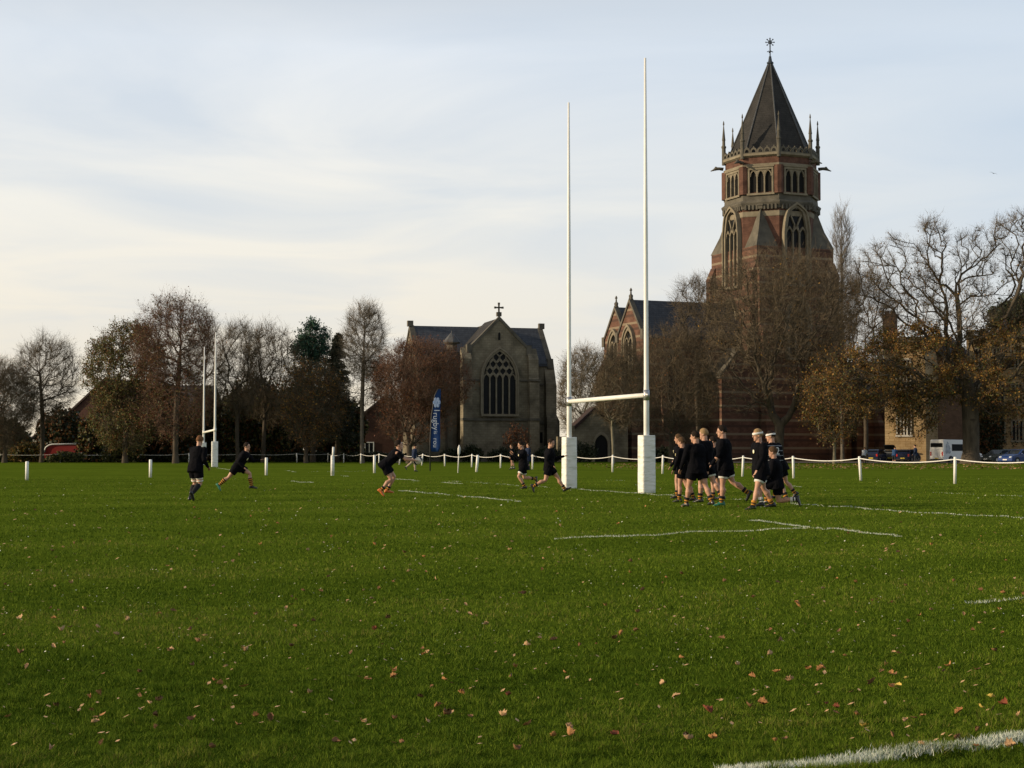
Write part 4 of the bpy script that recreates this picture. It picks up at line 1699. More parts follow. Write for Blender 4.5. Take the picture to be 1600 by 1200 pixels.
            b0 = len(verts)
            verts = np.concatenate([verts, lv.reshape(-1, 3)])
            q = np.arange(k * 4).reshape(-1, 4) + b0
            lt = np.concatenate([q[:, [0, 1, 2]], q[:, [0, 2, 3]]])
            tris = np.concatenate([tris, lt])
            lm = rg.integers(0, len(leaf), k) + 1
            mid = np.concatenate([mid, lm, lm])
    tri_mesh('crown', verts, tris, mid, [M[twig]] + [M[x] for x in (leaf or [])], root)
    return root


def conifer(name, label, px, d, ytop, ybot, wpx, seed, leafm, trunk_r=.28, group='evergreens among the bare trees', dens=1.0, bare=.08, irregular=.15, taper=.9):
    rg = np.random.default_rng(seed)
    s = F / d
    zt = lambda py: (HOR - py) / s + CAMH
    H_, zb, rw = zt(ytop), zt(ybot), wpx / s
    root = empty(name, ((px - 800) / s, d, 0), label, 'tree', group)
    b = MB()
    b.tube([(0, 0, 0), (.05, 0, H_ * .5), (0, .05, H_ * .96)], [trunk_r, trunk_r * .6, .03], 8)
    nb = int(150 * dens)
    P0, P1 = [], []
    for i in range(nb):
        t = rg.uniform(0, 1) ** .8
        z = zb + (H_ - zb) * t
        rr = rw * (1 - t) ** taper * (1 + rg.normal(0, irregular)) + .25
        a = rg.uniform(0, 6.283)
        p0 = np.array([0, 0, z])
        p1 = np.array([math.cos(a) * rr, math.sin(a) * rr, z - rr * .18 + rg.normal(0, .2)])
        P0.append(p0)
        P1.append(p1)
        if rr > .8:
            b.tube([tuple(p0), tuple(p0 * .5 + p1 * .5 + np.array([0, 0, .12])), tuple(p1)], [.06, .04, .015], 4)
    b.build('trunk', M['bark'], root, True)
    P0, P1 = np.array(P0), np.array(P1)
    per = 90
    src = np.repeat(np.arange(nb), per)
    t = rg.uniform(.15, 1.03, len(src))[:, None]
    ln = np.linalg.norm(P1 - P0, axis=1)[src]
    c = P0[src] + (P1[src] - P0[src]) * t + rg.normal(0, 1, (len(src), 3)) * (.10 + .16 * ln[:, None] * (1.1 - t)) * [1, 1, .55]
    bd = unit(P1 - P0)[src]
    n1 = unit(bd * .9 + rg.normal(0, .6, c.shape))
    n2 = unit(np.cross(n1, rg.normal(size=c.shape)))
    k = len(c)
    sz = rg.uniform(.14, .34, k)[:, None]
    lv = np.zeros((k, 3, 3))
    lv[:, 0] = c - n2 * sz * .22
    lv[:, 1] = c + n2 * sz * .22
    lv[:, 2] = c + n1 * sz
    tri_mesh('crown', lv.reshape(-1, 3), np.arange(k * 3).reshape(-1, 3), None, [M[leafm]], root)
    return root


def bush(name, label, x0, x1, d, ytop, seed, leafm, n=9000, lsize=.2, group='evergreen shrubs below the trees', depth=.6, cat='shrub', ybot=None, lobes=5):
    """leafy shrub: uneven mounds of leaves round a few stems"""
    rg = np.random.default_rng(seed)
    s = F / d
    H_ = (HOR - ytop) / s + CAMH
    w = (x1 - x0) / s
    X = ((x0 + x1) / 2 - 800) / s
    root = empty(name, (X, d, 0), label, cat, group)
    cs, rs = [], []
    for i in range(lobes):
        hx = (i + .5) / lobes - .5
        hh = H_ * (1 - .55 * abs(hx) * rg.uniform(.3, 1.3))
        cs.append((hx * w * .8, rg.normal(0, w * depth * .12), hh * .5))
        rs.append((w / lobes * 1.05, w * depth * .35, hh * .5))
    b = MB()
    for c in cs:
        b.tube([(c[0] * .5, c[1] * .5, 0), (c[0] * .8, c[1], c[2]), (c[0], c[1], c[2] * 1.5)], [.07, .05, .02], 5)
    b.build('stem', M['bark'], root, True)
    L = []
    for c, r in zip(cs, rs):
        k = n // lobes
        d3 = unit(rg.normal(size=(k, 3)))
        kk = rg.uniform(.15, 1, k) ** .45
        bump_ = 1 + .22 * np.sin(d3[:, 0] * 7 + c[0]) * np.sin(d3[:, 2] * 6) + .15 * np.sin(d3[:, 1] * 11)
        L.append(np.array(c) + d3 * (kk * bump_)[:, None] * np.array(r))
    c = np.concatenate(L)
    c[:, 2] = np.abs(c[:, 2])
    k = len(c)
    n1 = unit(rg.normal(size=(k, 3)))
    n2 = unit(np.cross(n1, rg.normal(size=(k, 3))))
    sz = lsize * rg.uniform(.6, 1.3, k)[:, None]
    lv = np.zeros((k, 4, 3))
    lv[:, 0] = c - n1 * sz * .55
    lv[:, 1] = c + n2 * sz * .4
    lv[:, 2] = c + n1 * sz * .55
    lv[:, 3] = c - n2 * sz * .4
    q = np.arange(k * 4).reshape(-1, 4)
    lms = leafm if isinstance(leafm, list) else [leafm]
    mi_ = rg.integers(0, len(lms), k)
    tri_mesh('foliage', lv.reshape(-1, 3), q, mi_, [M[x] for x in lms], root, False, 4)
    return root


GT = 'trees along the far side of the pitch'
# left end
make_tree('bare_tree', 'dense brown-twigged bare tree at the far left edge of the view', 8, 172, [(-60, 54, 566, 700, 900, 10, 2.0)], 650, .24, 11, twl=1.2, leaf=['leaf_copper'], group=GT)
make_tree('bare_tree', 'rounded bare tree with a fine open crown, second from the left', 66, 176, [(22, 122, 524, 660, 560, 7, 0, 1.4)], 560, .23, 12, twl=1.2, group=GT, up=.45, angw=.6)
make_tree('leafy_tree', 'broad tree still holding olive green leaves, left of the birch', 196, 168, [(132, 262, 506, 650, 760, 5, 40, .9), (140, 250, 600, 705, 340, 5, 46)], 600, .27, 13, twl=.9, leaf=['leaf_olive', 'leaf_olive', 'leaf_copper'], lsize=.17, group=GT)
make_tree('birch_tree', 'tall thin-leaved pinkish brown birch, tallest on the left side', 275, 163, [(206, 335, 462, 610, 820, 7, 7, .8), (215, 325, 580, 685, 300, 5, 16)], 500, .29, 14, bark='bark', twig='twig_red', leaf=['leaf_copper', 'leaf_rust', 'leaf_olive'], twl=1.1, lsize=.15, up=.35, group=GT, angw=.55)
make_tree('bare_tree', 'slim dark bare tree between the birch and the far goal', 318, 178, [(290, 350, 490, 660, 320, 7, 0)], 540, .2, 15, group=GT, up=.45, angw=.6, twl=1.2)
make_tree('bare_tree', 'bare dark tree with a spreading forked crown right of the far goal', 372, 172, [(338, 412, 505, 650, 460, 8, .3, 1.6)], 620, .22, 16, group=GT, angw=.5, wig=.07, twl=1.25, leaf=['leaf_copper'])
make_tree('bare_tree', 'bare dark tree with a broad arching crown beside the pine', 412, 176, [(375, 465, 506, 660, 520, 8, .3, 1.6)], 620, .23, 17, group=GT, angw=.5, wig=.07, twl=1.25, leaf=['leaf_copper'])
make_tree('pine_tree', 'dark blue-green pine rising above the bare trees', 489, 180, [(470, 510, 506, 545, 90, 6, 36, .5), (456, 496, 530, 575, 110, 6, 36, .5), (484, 524, 528, 590, 110, 6, 36, .5), (458, 520, 575, 625, 110, 6, 30, .5)], 530, .3, 18, leaf=['leaf_pine'], twl=.8, lsize=.2, group='evergreens among the bare trees')
conifer('spruce_tree', 'narrow brownish spruce with a pointed top beside the pine', 527, 178, 524, 690, 27, 19, 'leaf_spruce', dens=1.6, taper=.75)
make_tree('copper_tree', 'low spreading tree with sparse copper leaves below the pine', 478, 168, [(438, 536, 565, 695, 560, 6, 14, 1)], 650, .22, 20, leaf=['leaf_copper', 'leaf_gold', 'leaf_dark'], group=GT, lsize=.18)
make_tree('bare_tree', 'tall slim bare tree with a pale trunk, left of the beech', 566, 165, [(536, 603, 474, 600, 520, 7, 0, 1.2), (540, 598, 560, 640, 140, 5, 0)], 500, .21, 21, bark='bark_birch', twig='twig_pale', twl=1.05, group=GT, up=.5, angw=.7, sway=.05)
make_tree('beech_tree', 'rounded red-brown beech in front of the stone chapel', 640, 163, [(582, 736, 532, 660, 1300, 7, 5, .9), (590, 705, 620, 695, 260, 6, 8)], 672, .30, 22, twig='twig_red', leaf=['leaf_rust', 'leaf_copper'], twl=1.0, lsize=.16, group=GT, up=.5, bf=.5)
make_tree('bare_tree', 'bare multi-stemmed tree close behind the red-brown beech', 620, 172, [(580, 660, 570, 680, 300, 8, 1.5)], 690, .25, 221, bark='bark_pale', twig='twig_red', leaf=['leaf_copper'], group=GT)
# between the chapels
make_tree('bare_tree', 'pale hazy bare tree far off in the gap between the two chapels', 912, 260, [(872, 955, 545, 690, 560, 9, 1.6)], 640, .28, 23, bark='bark_pale', twig='twig_pale', leaf=['leaf_gold'], twl=1.7, tww=.045, group=GT)
make_tree('bare_tree', 'thin pale-trunked bare tree right of the left goal post', 958, 160, [(928, 1012, 540, 670, 520, 9, .8, 1.0)], 655, .15, 24, bark='bark_pale', twig='twig', leaf=['leaf_copper'], group=GT, twl=1.15)
make_tree('bare_tree', 'wide fine-twigged bare tree in front of the brick chapel nave', 1048, 168, [(985, 1122, 508, 695, 1100, 5.5, .8, .6)], 668, .24, 25, twig='twig', leaf=['leaf_copper'], twl=1.25, group=GT, bf=.45)
make_tree('bare_tree', 'bare tree peeping over the chapel roof left of the tower', 1092, 182, [(1052, 1140, 428, 560, 420, 8, 0, 1.2)], 540, .25, 26, group=GT, twl=1.2)
make_tree('large_bare_tree', 'large bare tree with a haze of grey-brown twigs in front of the tower', 1217, 163, [(1096, 1345, 392, 580, 1400, 4.6, .5, .6), (1092, 1240, 520, 650, 240, 3.2, .4, 1.0), (1230, 1330, 540, 640, 200, 4, 5.0)], 664, .52, 27, twig='twig', leaf=['leaf_gold', 'leaf_copper'], twl=1.5, tww=.03, group=GT, angw=.55, bf=.35, wig=.07)
make_tree('poplar_tree', 'narrow upright poplar right of the tower, bare and pale', 1316, 186, [(1302, 1331, 322, 420, 190, 3.5, 0, .4), (1292, 1345, 400, 560, 360, 4.5, 0, .6)], 330, .22, 28, bark='bark_birch', twig='twig_pale', twl=1.5, up=1.4, spread=.35, group=GT, angw=1.0, sway=.02)
make_tree('young_tree', 'slender pale-trunked tree with golden leaves under the oak', 1303, 161, [(1252, 1352, 570, 690, 480, 6, 20, 1)], 668, .15, 29, bark='bark_pale', leaf=['leaf_gold', 'leaf_copper', 'leaf_olive'], lsize=.17, group=GT)
make_tree('bare_tree', 'twiggy bare tree filling the gap between the poplar and the oak', 1352, 178, [(1310, 1402, 420, 600, 600, 9, 1.5)], 600, .25, 291, twig='twig', leaf=['leaf_gold'], group=GT, twl=1.2)
# the great oak
make_tree('oak_tree', 'great gnarled oak with bare upper limbs and golden lower leaves', 1516, 160,
          [(1330, 1455, 365, 490, 170, 10, 1.2, 1.5), (1440, 1482, 325, 450, 100, 9, 1.0, 1.2), (1395, 1500, 420, 520, 150, 8, 3, 1), (1490, 1560, 352, 470, 130, 9, 1.0, 1.2), (1545, 1650, 322, 440, 170, 9, 1.0, 1.5),
           (1560, 1700, 400, 530, 170, 9, 5, 1), (1400, 1580, 440, 540, 200, 9, 4, 1), (1250, 1400, 540, 655, 320, 7, 28, 1.0, -2), (1350, 1510, 500, 655, 420, 7, 75, 1.0), (1480, 1680, 495, 660, 420, 7, 62, 1.0), (1375, 1470, 590, 680, 140, 6, 38, 1, -1)],
          585, .84, 30, leaf=['leaf_gold', 'leaf_gold', 'leaf_copper', 'leaf_olive'], twl=.9, tww=.026, lsize=.17, wig=.028, angw=.85, bf=.14, tip=.022, group=GT, expo=.52)
make_tree('evergreen_oak', 'dark evergreen tree crown rising above the school house roof, far right', 1590, 225, [(1552, 1640, 470, 530, 420, 4, 40, .8)], 540, .3, 31, leaf=['leaf_dark'], lsize=.45, twl=1.0, group='evergreens among the bare trees')
# understorey
GS = 'dark evergreen shrubs under the trees'
for i, (x0, x1, d, yt, lab) in enumerate(((-70, 45, 184, 650, 'dark shrub at the left end of the hedge'), (125, 225, 180, 622, 'dark green shrub below the olive-leaved tree'), (205, 300, 182, 596, 'dark brown-green shrub behind the birch trunk'),
                                          (280, 375, 186, 612, 'dark shrub behind the far goal'), (350, 455, 184, 590, 'tall black-green shrub between the far goal and the pine'), (425, 515, 188, 584, 'tall dark shrub under the pine'), (495, 570, 184, 612, 'dark shrub left of the pale slim trunk'))):
    bush('evergreen_shrub', lab, x0, x1, d, yt, 40 + i, ['leaf_dark', 'leaf_dark', 'leaf_olive', 'leaf_copper'] if i != 2 else ['leaf_dark', 'leaf_dark', 'leaf_copper'], 26000, .34, GS)
bush('shrub', 'yellowing shrub left of the long red vehicle', 15, 66, 178, 690, 50, ['leaf_olive', 'leaf_gold', 'leaf_dark'], 5000, .2, GS)
bush('shrub', 'low olive shrub half hiding the long red vehicle', 75, 132, 176, 705, 51, ['leaf_olive', 'leaf_dark'], 4000, .2, GS)
bush('shrub', 'green shrub at the right end of the long red vehicle', 160, 222, 176, 684, 52, ['leaf_olive', 'leaf_dark'], 6000, .2, GS)
bush('evergreen_shrub', 'dark mass of shrubs against the brick houses, far left', 55, 140, 205, 636, 48, ['leaf_dark', 'leaf_dark', 'leaf_copper'], 20000, .34, GS)
bush('hedge', 'long low dark hedge beneath the left-hand trees', -90, 330, 181, 708, 53, 'leaf_dark', 16000, .2, None, .05, 'hedge', lobes=18)
bush('hedge', 'low dark clipped hedge between the far goal and the beech', 330, 700, 183, 705, 54, 'leaf_dark', 16000, .2, None, .05, 'hedge', lobes=16)
bush('wall_shrub', 'red-leaved climbing shrub on the stone chapel wall under the window', 786, 828, 187.5, 655, 55, ['leaf_rust', 'leaf_copper'], 1500, .16, None, .2, lobes=4)
for i, (x0, x1, yt, lab) in enumerate(((724, 752, 694, 'round dark bush at the foot of the stone chapel'), (764, 812, 699, 'low wide dark bush under the chapel window'), (836, 876, 697, 'dark bush by the right corner of the stone chapel'), (690, 722, 700, 'dark bush beside the blue banner'))):
    bush('bush', lab, x0, x1, 182, yt, 60 + i, 'leaf_dark', 3500, .18, 'bushes at the foot of the chapel', lobes=3)
for i, (x0, x1, yt, lab) in enumerate(((876, 930, 688, 'dark bush beside the low brick porch'), (1010, 1075, 697, 'dark bush in front of the banded brick wall'))):
    bush('bush', lab, x0, x1, 180, yt, 65 + i, 'leaf_dark', 4500, .18, 'bushes at the foot of the brick chapel', lobes=4)
for i, (x0, x1, yt, lab) in enumerate(((1528, 1572, 604, 'tall ivy-dark shrub just right of the oak trunk'), (1568, 1640, 612, 'tall dark green shrub behind the blue car'))):
    bush('shrub', lab, x0, x1, 190, yt, 70 + i, ['leaf_dark', 'leaf_dark', 'leaf_copper'], 7000, .24, 'tall shrubs behind the parked cars', lobes=4)
# ------------------------------------------------------------------ people


def remeshed(mb, name, mats, parent, vox, smooth_it=3, crease=0.0, seed=0):
    """one continuous skin over the overlapping limb shapes"""
    o = mb.build(name, mats)
    md = o.modifiers.new('r', 'REMESH')
    md.mode = 'VOXEL'
    md.voxel_size = vox
    if smooth_it:
        sm = o.modifiers.new('s', 'SMOOTH')
        sm.factor = .5
        sm.iterations = smooth_it
    dg = bpy.context.evaluated_depsgraph_get()
    me = bpy.data.meshes.new_from_object(o.evaluated_get(dg))
    me.name = name
    if crease:
        # folds of loose cloth
        so = Vector((seed * 3.7, seed * 1.3, 0))
        nn = [v.normal.copy() for v in me.vertices]
        for v, n_ in zip(me.vertices, nn):
            q_ = v.co
            f_ = mnoise.noise(Vector((q_.x * 9, q_.y * 9, q_.z * 4.2)) + so) * .7 + mnoise.noise(Vector((q_.x * 20, q_.y * 20, q_.z * 13)) + so) * .4
            v.co = q_ + n_ * crease * f_
    old = o.data
    bpy.data.objects.remove(o)
    bpy.data.meshes.remove(old)
    me.materials.clear()
    for m in (mats if isinstance(mats, (list, tuple)) else [mats]):
        me.materials.append(m)
    me.polygons.foreach_set('use_smooth', [True] * len(me.polygons))
    q = bpy.data.objects.new(name, me)
    COL.objects.link(q)
    q.parent = parent
    return q


def person(label, px, gy, H=1.75, head=0.0, lean=4.0, legs=((0, 0, 4), (0, 0, 4)), arms=((5, 8, 15), (5, 8, 15)), look=0.0, nod=0.0, top='black_cloth', short='black_cloth', hair='hair_brown', sock=('sock_black', 'sock_amber'),
           boot='boot_black', long=None, band=None, group='rugby players in black', build=1.12, badge=None, sleeves=True, number=None, lift=0.0, flat=(True, True), coat=False, under=None, sock_h=.36, wraps=False):
    """legs: (hip flexion, knee flexion, abduction) left, right in degrees; arms: (shoulder flexion, abduction, elbow flexion);
    head: heading, 0 = to the right of the picture, 90 = away, 180 = left, 270 = towards the camera"""
    k = H / 1.80
    base = G(px, gy)
    h = R(head)
    Fv = Vector((math.cos(h), math.sin(h), 0))
    Lv = Vector((-math.sin(h), math.cos(h), 0))
    Uz = Vector((0, 0, 1))

    def w(f, l, u):
        return Fv * f + Lv * l + Uz * u
    ln = R(lean)
    T = w(math.sin(ln), 0, math.cos(ln))
    Tf = w(math.cos(ln), 0, -math.sin(ln))
    hip = Vector((0, 0, 0))
    sh = hip + T * .50 * k
    joints = []
    low = 1e9
    for i, (hf, kf, ab) in enumerate(legs):
        sd_ = 1 if i == 0 else -1
        j0 = hip + Lv * sd_ * .095 * k - T * .02 * k
        a, q, bb = R(hf), R(hf - kf), R(ab)
        d1 = w(math.sin(a) * math.cos(bb), sd_ * math.sin(bb), -math.cos(a) * math.cos(bb))
        d2 = w(math.sin(q) * math.cos(bb * .6), sd_ * math.sin(bb * .6), -math.cos(q) * math.cos(bb * .6))
        kn = j0 + d1 * .435 * k
        an = kn + d2 * .425 * k
        if flat[i]:
            fd = w(1, sd_ * .15, 0).normalized()
            fu = Uz
        else:
            fd = w(math.cos(q), 0, math.sin(q))
            fu = -d2
        toe = an + fd * .17 * k - fu * .055 * k
        heel = an - fd * .06 * k - fu * .05 * k
        low = min(low, toe.z - .025 * k, heel.z - .03 * k)
        joints.append((j0, kn, an, fd, fu, d2))
    up = Uz * (-low + lift)
    hip, sh = hip + up, sh + up
    joints = [(a + up, b + up, c + up, d, e_, f) for a, b, c, d, e_, f in joints]
    root = empty('person', base, label, 'person', group)
    # ---- head
    nk = sh + T * .035 * k
    nd = R(lean * .35 + nod)
    hd = w(math.sin(nd), 0, math.cos(nd))
    lk = h + R(look)
    hf_ = Vector((math.cos(lk), math.sin(lk), 0))
    hf_ = (hf_ - hd * hf_.dot(hd)).normalized()
    hl = hd.cross(hf_)
    hc = nk + hd * .185 * k + hf_ * .015 * k
    B = MB()
    ax = (hf_, hl, hd)
    k0, k = k, k * 1.07
    B.ball(hc + hd * .02 * k, (.098 * k, .076 * k, .10 * k), 14, axes=ax)
    B.ball(hc - hd * .055 * k + hf_ * .028 * k, (.066 * k, .058 * k, .072 * k), 12, axes=ax)
    B.ball(hc - hd * .10 * k + hf_ * .065 * k, (.028 * k, .032 * k, .025 * k), 8, axes=ax)
    B.tube([hc + hd * .012 * k + hf_ * .092 * k, hc - hd * .03 * k + hf_ * .108 * k], [.010 * k, .015 * k], 6, round_ends=True)
    for s in (-1, 1):
        B.ball(hc - hd * .01 * k + hl * s * .078 * k - hf_ * .005 * k, (.024 * k, .014 * k, .034 * k), 8, axes=ax)
    B.tube([sh - T * .06 * k, nk + T * .01 * k, hc - hd * .06 * k - hf_ * .015 * k], [.068 * k * build, .056 * k * build, .054 * k * build], 10)
    kh, k = k, k0
    # ---- trunk
    bw = build

    def torso(mb, g):
        mb.tube([hip - T * .10 * k, hip - T * .02 * k, hip + T * .10 * k, hip + T * .22 * k, hip + T * .36 * k, sh - T * .05 * k, sh + T * .02 * k, sh + T * .05 * k],
                [((.13 * bw + g) * k, (.10 * bw + g) * k), ((.165 * bw + g) * k, (.118 * bw + g) * k), ((.158 * bw + g) * k, (.112 * bw + g) * k), ((.155 * bw + g) * k, (.108 * bw + g) * k), ((.185 * bw + g) * k, (.125 * bw + g) * k), ((.19 * bw + g) * k, (.115 * bw + g) * k), ((.14 * bw + g) * k, (.085 * bw + g) * k), ((.07 * bw + g) * k, (.06 * bw + g) * k)], 16, flat=Lv)
    torso(B, 0)
    # ---- arms with hands
    armj = []
    for i, (sf, ab, ef) in enumerate(arms):
        sd_ = 1 if i == 0 else -1
        j0 = sh + Lv * sd_ * .185 * k * bw - T * .035 * k
        a, bb = R(sf) , R(ab)
        dirf = math.sin(a) * math.cos(bb)
        d1 = w(dirf, sd_ * math.sin(bb), -math.cos(a) * math.cos(bb))
        a2 = R(sf + ef)
        d2 = w(math.sin(a2) * math.cos(bb * .4), sd_ * math.sin(bb * .4) - sd_ * .18 * math.sin(R(min(ef, 90))), -math.cos(a2) * math.cos(bb * .4)).normalized()
        el = j0 + d1 * .30 * k
        wr = el + d2 * .255 * k
        armj.append((j0, el, wr, d1, d2))
        B.tube([j0, j0 + d1 * .12 * k, el, el + d2 * .08 * k, wr], [.055 * k * bw, .050 * k * bw, .040 * k, .042 * k * bw, .027 * k], 10, round_ends=True)
        # hand: palm, four curled fingers, thumb from the side of the palm
        side = Lv * sd_
        pn = d2.cross(side)
        pn = pn.normalized() if pn.length > .1 else Fv
        ac = pn.cross(d2).normalized()
        pm = wr + d2 * .045 * k
        B.tube([wr, wr + d2 * .035 * k, wr + d2 * .085 * k], [(.026 * k, .019 * k), (.040 * k, .018 * k), (.038 * k, .016 * k)], 8, flat=pn.cross(d2), round_ends=True)
        inw = -side
        for q in range(4):
            o_ = ac * (q - 1.5) * .0195 * k
            fl = (.070, .080, .076, .060)[q] * k
            p0 = wr + d2 * .085 * k + o_
            p1 = p0 + d2 * fl * .45 + inw * fl * .15
            p2 = p1 + d2 * fl * .30 + inw * fl * .32
            B.tube([p0 - d2 * .02 * k, p0, p1, p2], [.0095 * k, .0095 * k, .009 * k, .0078 * k], 6, round_ends=True)
        tb = wr + d2 * .03 * k + ac * .035 * k
        B.tube([wr + d2 * .025 * k + ac * .01 * k, tb, tb + (d2 * .7 + ac * .5 + inw * .4).normalized() * .05 * k], [.013 * k, .012 * k, .009 * k], 6, round_ends=True)
    # ---- legs
    for (j0, kn, an, fd, fu, d2) in joints:
        d1 = (kn - j0).normalized()
        back = -(fd - d2 * fd.dot(d2)).normalized()
        B.tube([j0, j0 + d1 * .12 * k, j0 + d1 * .30 * k, kn, kn + d2 * .06 * k, kn + d2 * .14 * k + back * .018 * k, kn + d2 * .28 * k + back * .006 * k, an],
               [.088 * k * bw, .086 * k * bw, .070 * k * bw, .056 * k, .053 * k, .060 * k * bw, .044 * k, .036 * k], 12, round_ends=True)
        B.tube([an - fd * .05 * k - fu * .02 * k, an + fd * .05 * k - fu * .025 * k, an + fd * .15 * k - fu * .05 * k], [.034 * k, .036 * k, .024 * k], 8, round_ends=True)
    body = remeshed(B, 'body', M['skin'], root, .0095, 2)
    # ---- eyes
    k = kh
    for s in (-1, 1):
        b = MB()
        b.ball(hc + hf_ * .088 * k + hl * s * .031 * k + hd * .012 * k, (.008 * k, .012 * k, .007 * k), 6, axes=ax)
        b.build('eye', M['eye'], body, True)
    # ---- hair: a cap over crown and back of the head
    if hair:
        b = MB()
        rings = []
        for t in range(9):
            ph = R(-18 + 13.4 * t)
            row = []
            for j in range(16):
                a = 2 * math.pi * j / 16
                fr_ = math.cos(a)
                lowz = -.30 + (fr_ > .2) * (fr_ - .2) * 1.2
                z = math.sin(ph)
                z = max(z, lowz) if t < 4 else z
                rad = math.sqrt(max(0.0, 1 - z * z)) if z < .999 else .02
                wob = 1 + .03 * math.sin(j * 2.3 + t)
                row.append(hc + hd * .022 * k + hf_ * math.cos(a) * rad * .109 * k * wob - hf_ * .004 * k + hl * math.sin(a) * rad * .089 * k * wob + hd * z * .118 * k)
            rings.append(row)
        b.loft(rings)
        b.build('hair', M[hair], root, True)
    if band:
        b = MB()
        rings = []
        for z, g_ in ((-.012, 1.02), (-.006, 1.07), (.022, 1.07), (.030, 1.02)):
            rings.append([hc + hd * (.03 + z - .012 * math.cos(2 * math.pi * j / 18)) * k + hf_ * math.cos(2 * math.pi * j / 18) * .106 * k * g_ + hl * math.sin(2 * math.pi * j / 18) * .085 * k * g_ for j in range(18)])
        b.loft(rings)
        b.build('headband', M[band], root, True)
    k = k0
    # ---- jersey or jacket
    b = MB()
    g_ = .034 if not coat else .04
    torso(b, g_)
    b.tube([hip - T * (.16 if not coat else .34) * k, hip + T * .06 * k], [((.175 * bw + g_) * k, (.13 * bw + g_) * k), ((.17 * bw + g_) * k, (.122 * bw + g_) * k)], 16, flat=Lv)
    b.tube([sh + T * .0 * k, sh + T * .075 * k], [.085 * k, .068 * k], 12)
    for (j0, el, wr, d1, d2) in armj:
        if sleeves:
            b.tube([j0 - d1 * .01 * k, j0 + d1 * .12 * k, el, el + d2 * .1 * k, wr - d2 * .03 * k, wr + d2 * .005 * k], [.074 * k * bw, .067 * k * bw, .058 * k, .055 * k, .042 * k, .036 * k], 12, round_ends=True)
        else:
            b.tube([j0 - d1 * .01 * k, j0 + d1 * .12 * k, j0 + d1 * .21 * k], [.074 * k * bw, .070 * k * bw, .066 * k], 12)
    jn = 'jacket' if coat or group != 'rugby players in black' else 'jersey'
    jer = remeshed(b, jn, M[top], root, .014, 3, .020, px)
    # ---- shorts or trousers
    b = MB()
    b.tube([hip - T * .12 * k, hip + T * .10 * k], [((.165 * bw + .024) * k, (.12 * bw + .024) * k), ((.160 * bw + .018) * k, (.115 * bw + .018) * k)], 16, flat=Lv)
    for (j0, kn, an, fd, fu, d2) in joints:
        d1 = (kn - j0).normalized()
        if long:
            b.tube([j0, j0 + d1 * .2 * k, kn, kn + d2 * .2 * k, an - d2 * .01 * k], [.11 * k * bw, .098 * k * bw, .078 * k, .07 * k, .06 * k], 12)
        else:
            b.tube([j0 - d1 * .03 * k, j0 + d1 * .13 * k, j0 + d1 * .275 * k], [.113 * k * bw, .112 * k * bw, .110 * k * bw], 14)
    remeshed(b, 'trousers' if long else 'shorts', M[long or short], root, .014, 2, .014, px)
    if under:
        for (j0, kn, an, fd, fu, d2) in joints:
            d1 = (kn - j0).normalized()
            b = MB()
            b.tube([j0 + d1 * .22 * k, j0 + d1 * .315 * k], [.094 * k * bw, .088 * k * bw], 12)
            b.build('undershorts', M[under], root, True)
    # ---- socks with hoops, boots
    for i, (j0, kn, an, fd, fu, d2) in enumerate(joints):
        back = -(fd - d2 * fd.dot(d2)).normalized()
        if not long and sock:
            b = MB()
            n = 9 if sock_h > .5 else 5
            p0, pr, ms = [], [], []
            for t in range(n + 1):
                u_ = 1 - sock_h + sock_h * t / n
                dd = u_ * .425 * k
                bul = .062 * k * bw if u_ < .4 else (.062 * bw + (.040 - .062 * bw) * (u_ - .4) / .6) * k
                p0.append(kn + d2 * dd + back * .016 * k * max(0, 1 - abs(u_ - .33) * 2))
                pr.append(bul + .006 * k)
                ms.append(t % 2)
            ms[0] = 0
            if n == 5:
                ms = [0, 0, 1, 0, 1, 0]
            b.tube(p0, pr, 12, mats=ms[:n])
            b.build('sock', [M[sock[0]], M[sock[1]]], root, True)
        if wraps:
            d1 = (kn - j0).normalized()
            for q in (.28, .345):
                b = MB()
                b.tube([j0 + d1 * q * k, j0 + d1 * (q + .03) * k], [.081 * k * bw, .078 * k * bw], 12)
                b.build('thigh_wrap', M['sock_white'], root, True)
        b = MB()
        wd = fd.cross(fu).normalized()
        st = []
        for x, hh, ww, zo in ((-.085, .030, .022, -.045), (-.07, .065, .036, -.035), (-.02, .085, .042, -.015), (.04, .068, .044, -.03), (.10, .045, .050, -.052), (.155, .034, .046, -.058), (.19, .022, .028, -.062)):
            c = an + fd * x * k + fu * (zo) * k
            st.append([c + wd * math.cos(2 * math.pi * j / 12) * ww * k + fu * math.sin(2 * math.pi * j / 12) * hh * k * (.9 if math.sin(2 * math.pi * j / 12) > 0 else .55) for j in range(12)])
        b.loft(st)
        b.build('boot' if not long else 'shoe', M[boot if not isinstance(boot, tuple) else boot[i]], root, True)
    # ---- badges
    cf = Tf
    if badge:
        b = MB()
        c = sh - T * .13 * k + Tf * (.125 * bw + .028) * k + Lv * .085 * k * badge
        b.tube([c - Tf * .004, c + Tf * .006], [(.036 * k, .045 * k), (.034 * k, .043 * k)], 10, flat=Lv)
        b.build('badge', M['badge'], jer)
    if number:
        o = text_mesh(number, .26 * k, 'number', M['white_cloth'], jer, (0, 0, 0), (0, 0, 0), .004)
        c = sh - T * .16 * k - Tf * (.125 * bw + .031) * k
        m3 = Matrix((-Lv, T, -Tf)).transposed()
        o.matrix_local = Matrix.Translation(c) @ m3.to_4x4()
    return dict(root=root, hip=hip, arms=armj, base=base, F=Fv, k=k, L=Lv)


RP = 'rugby players in black'
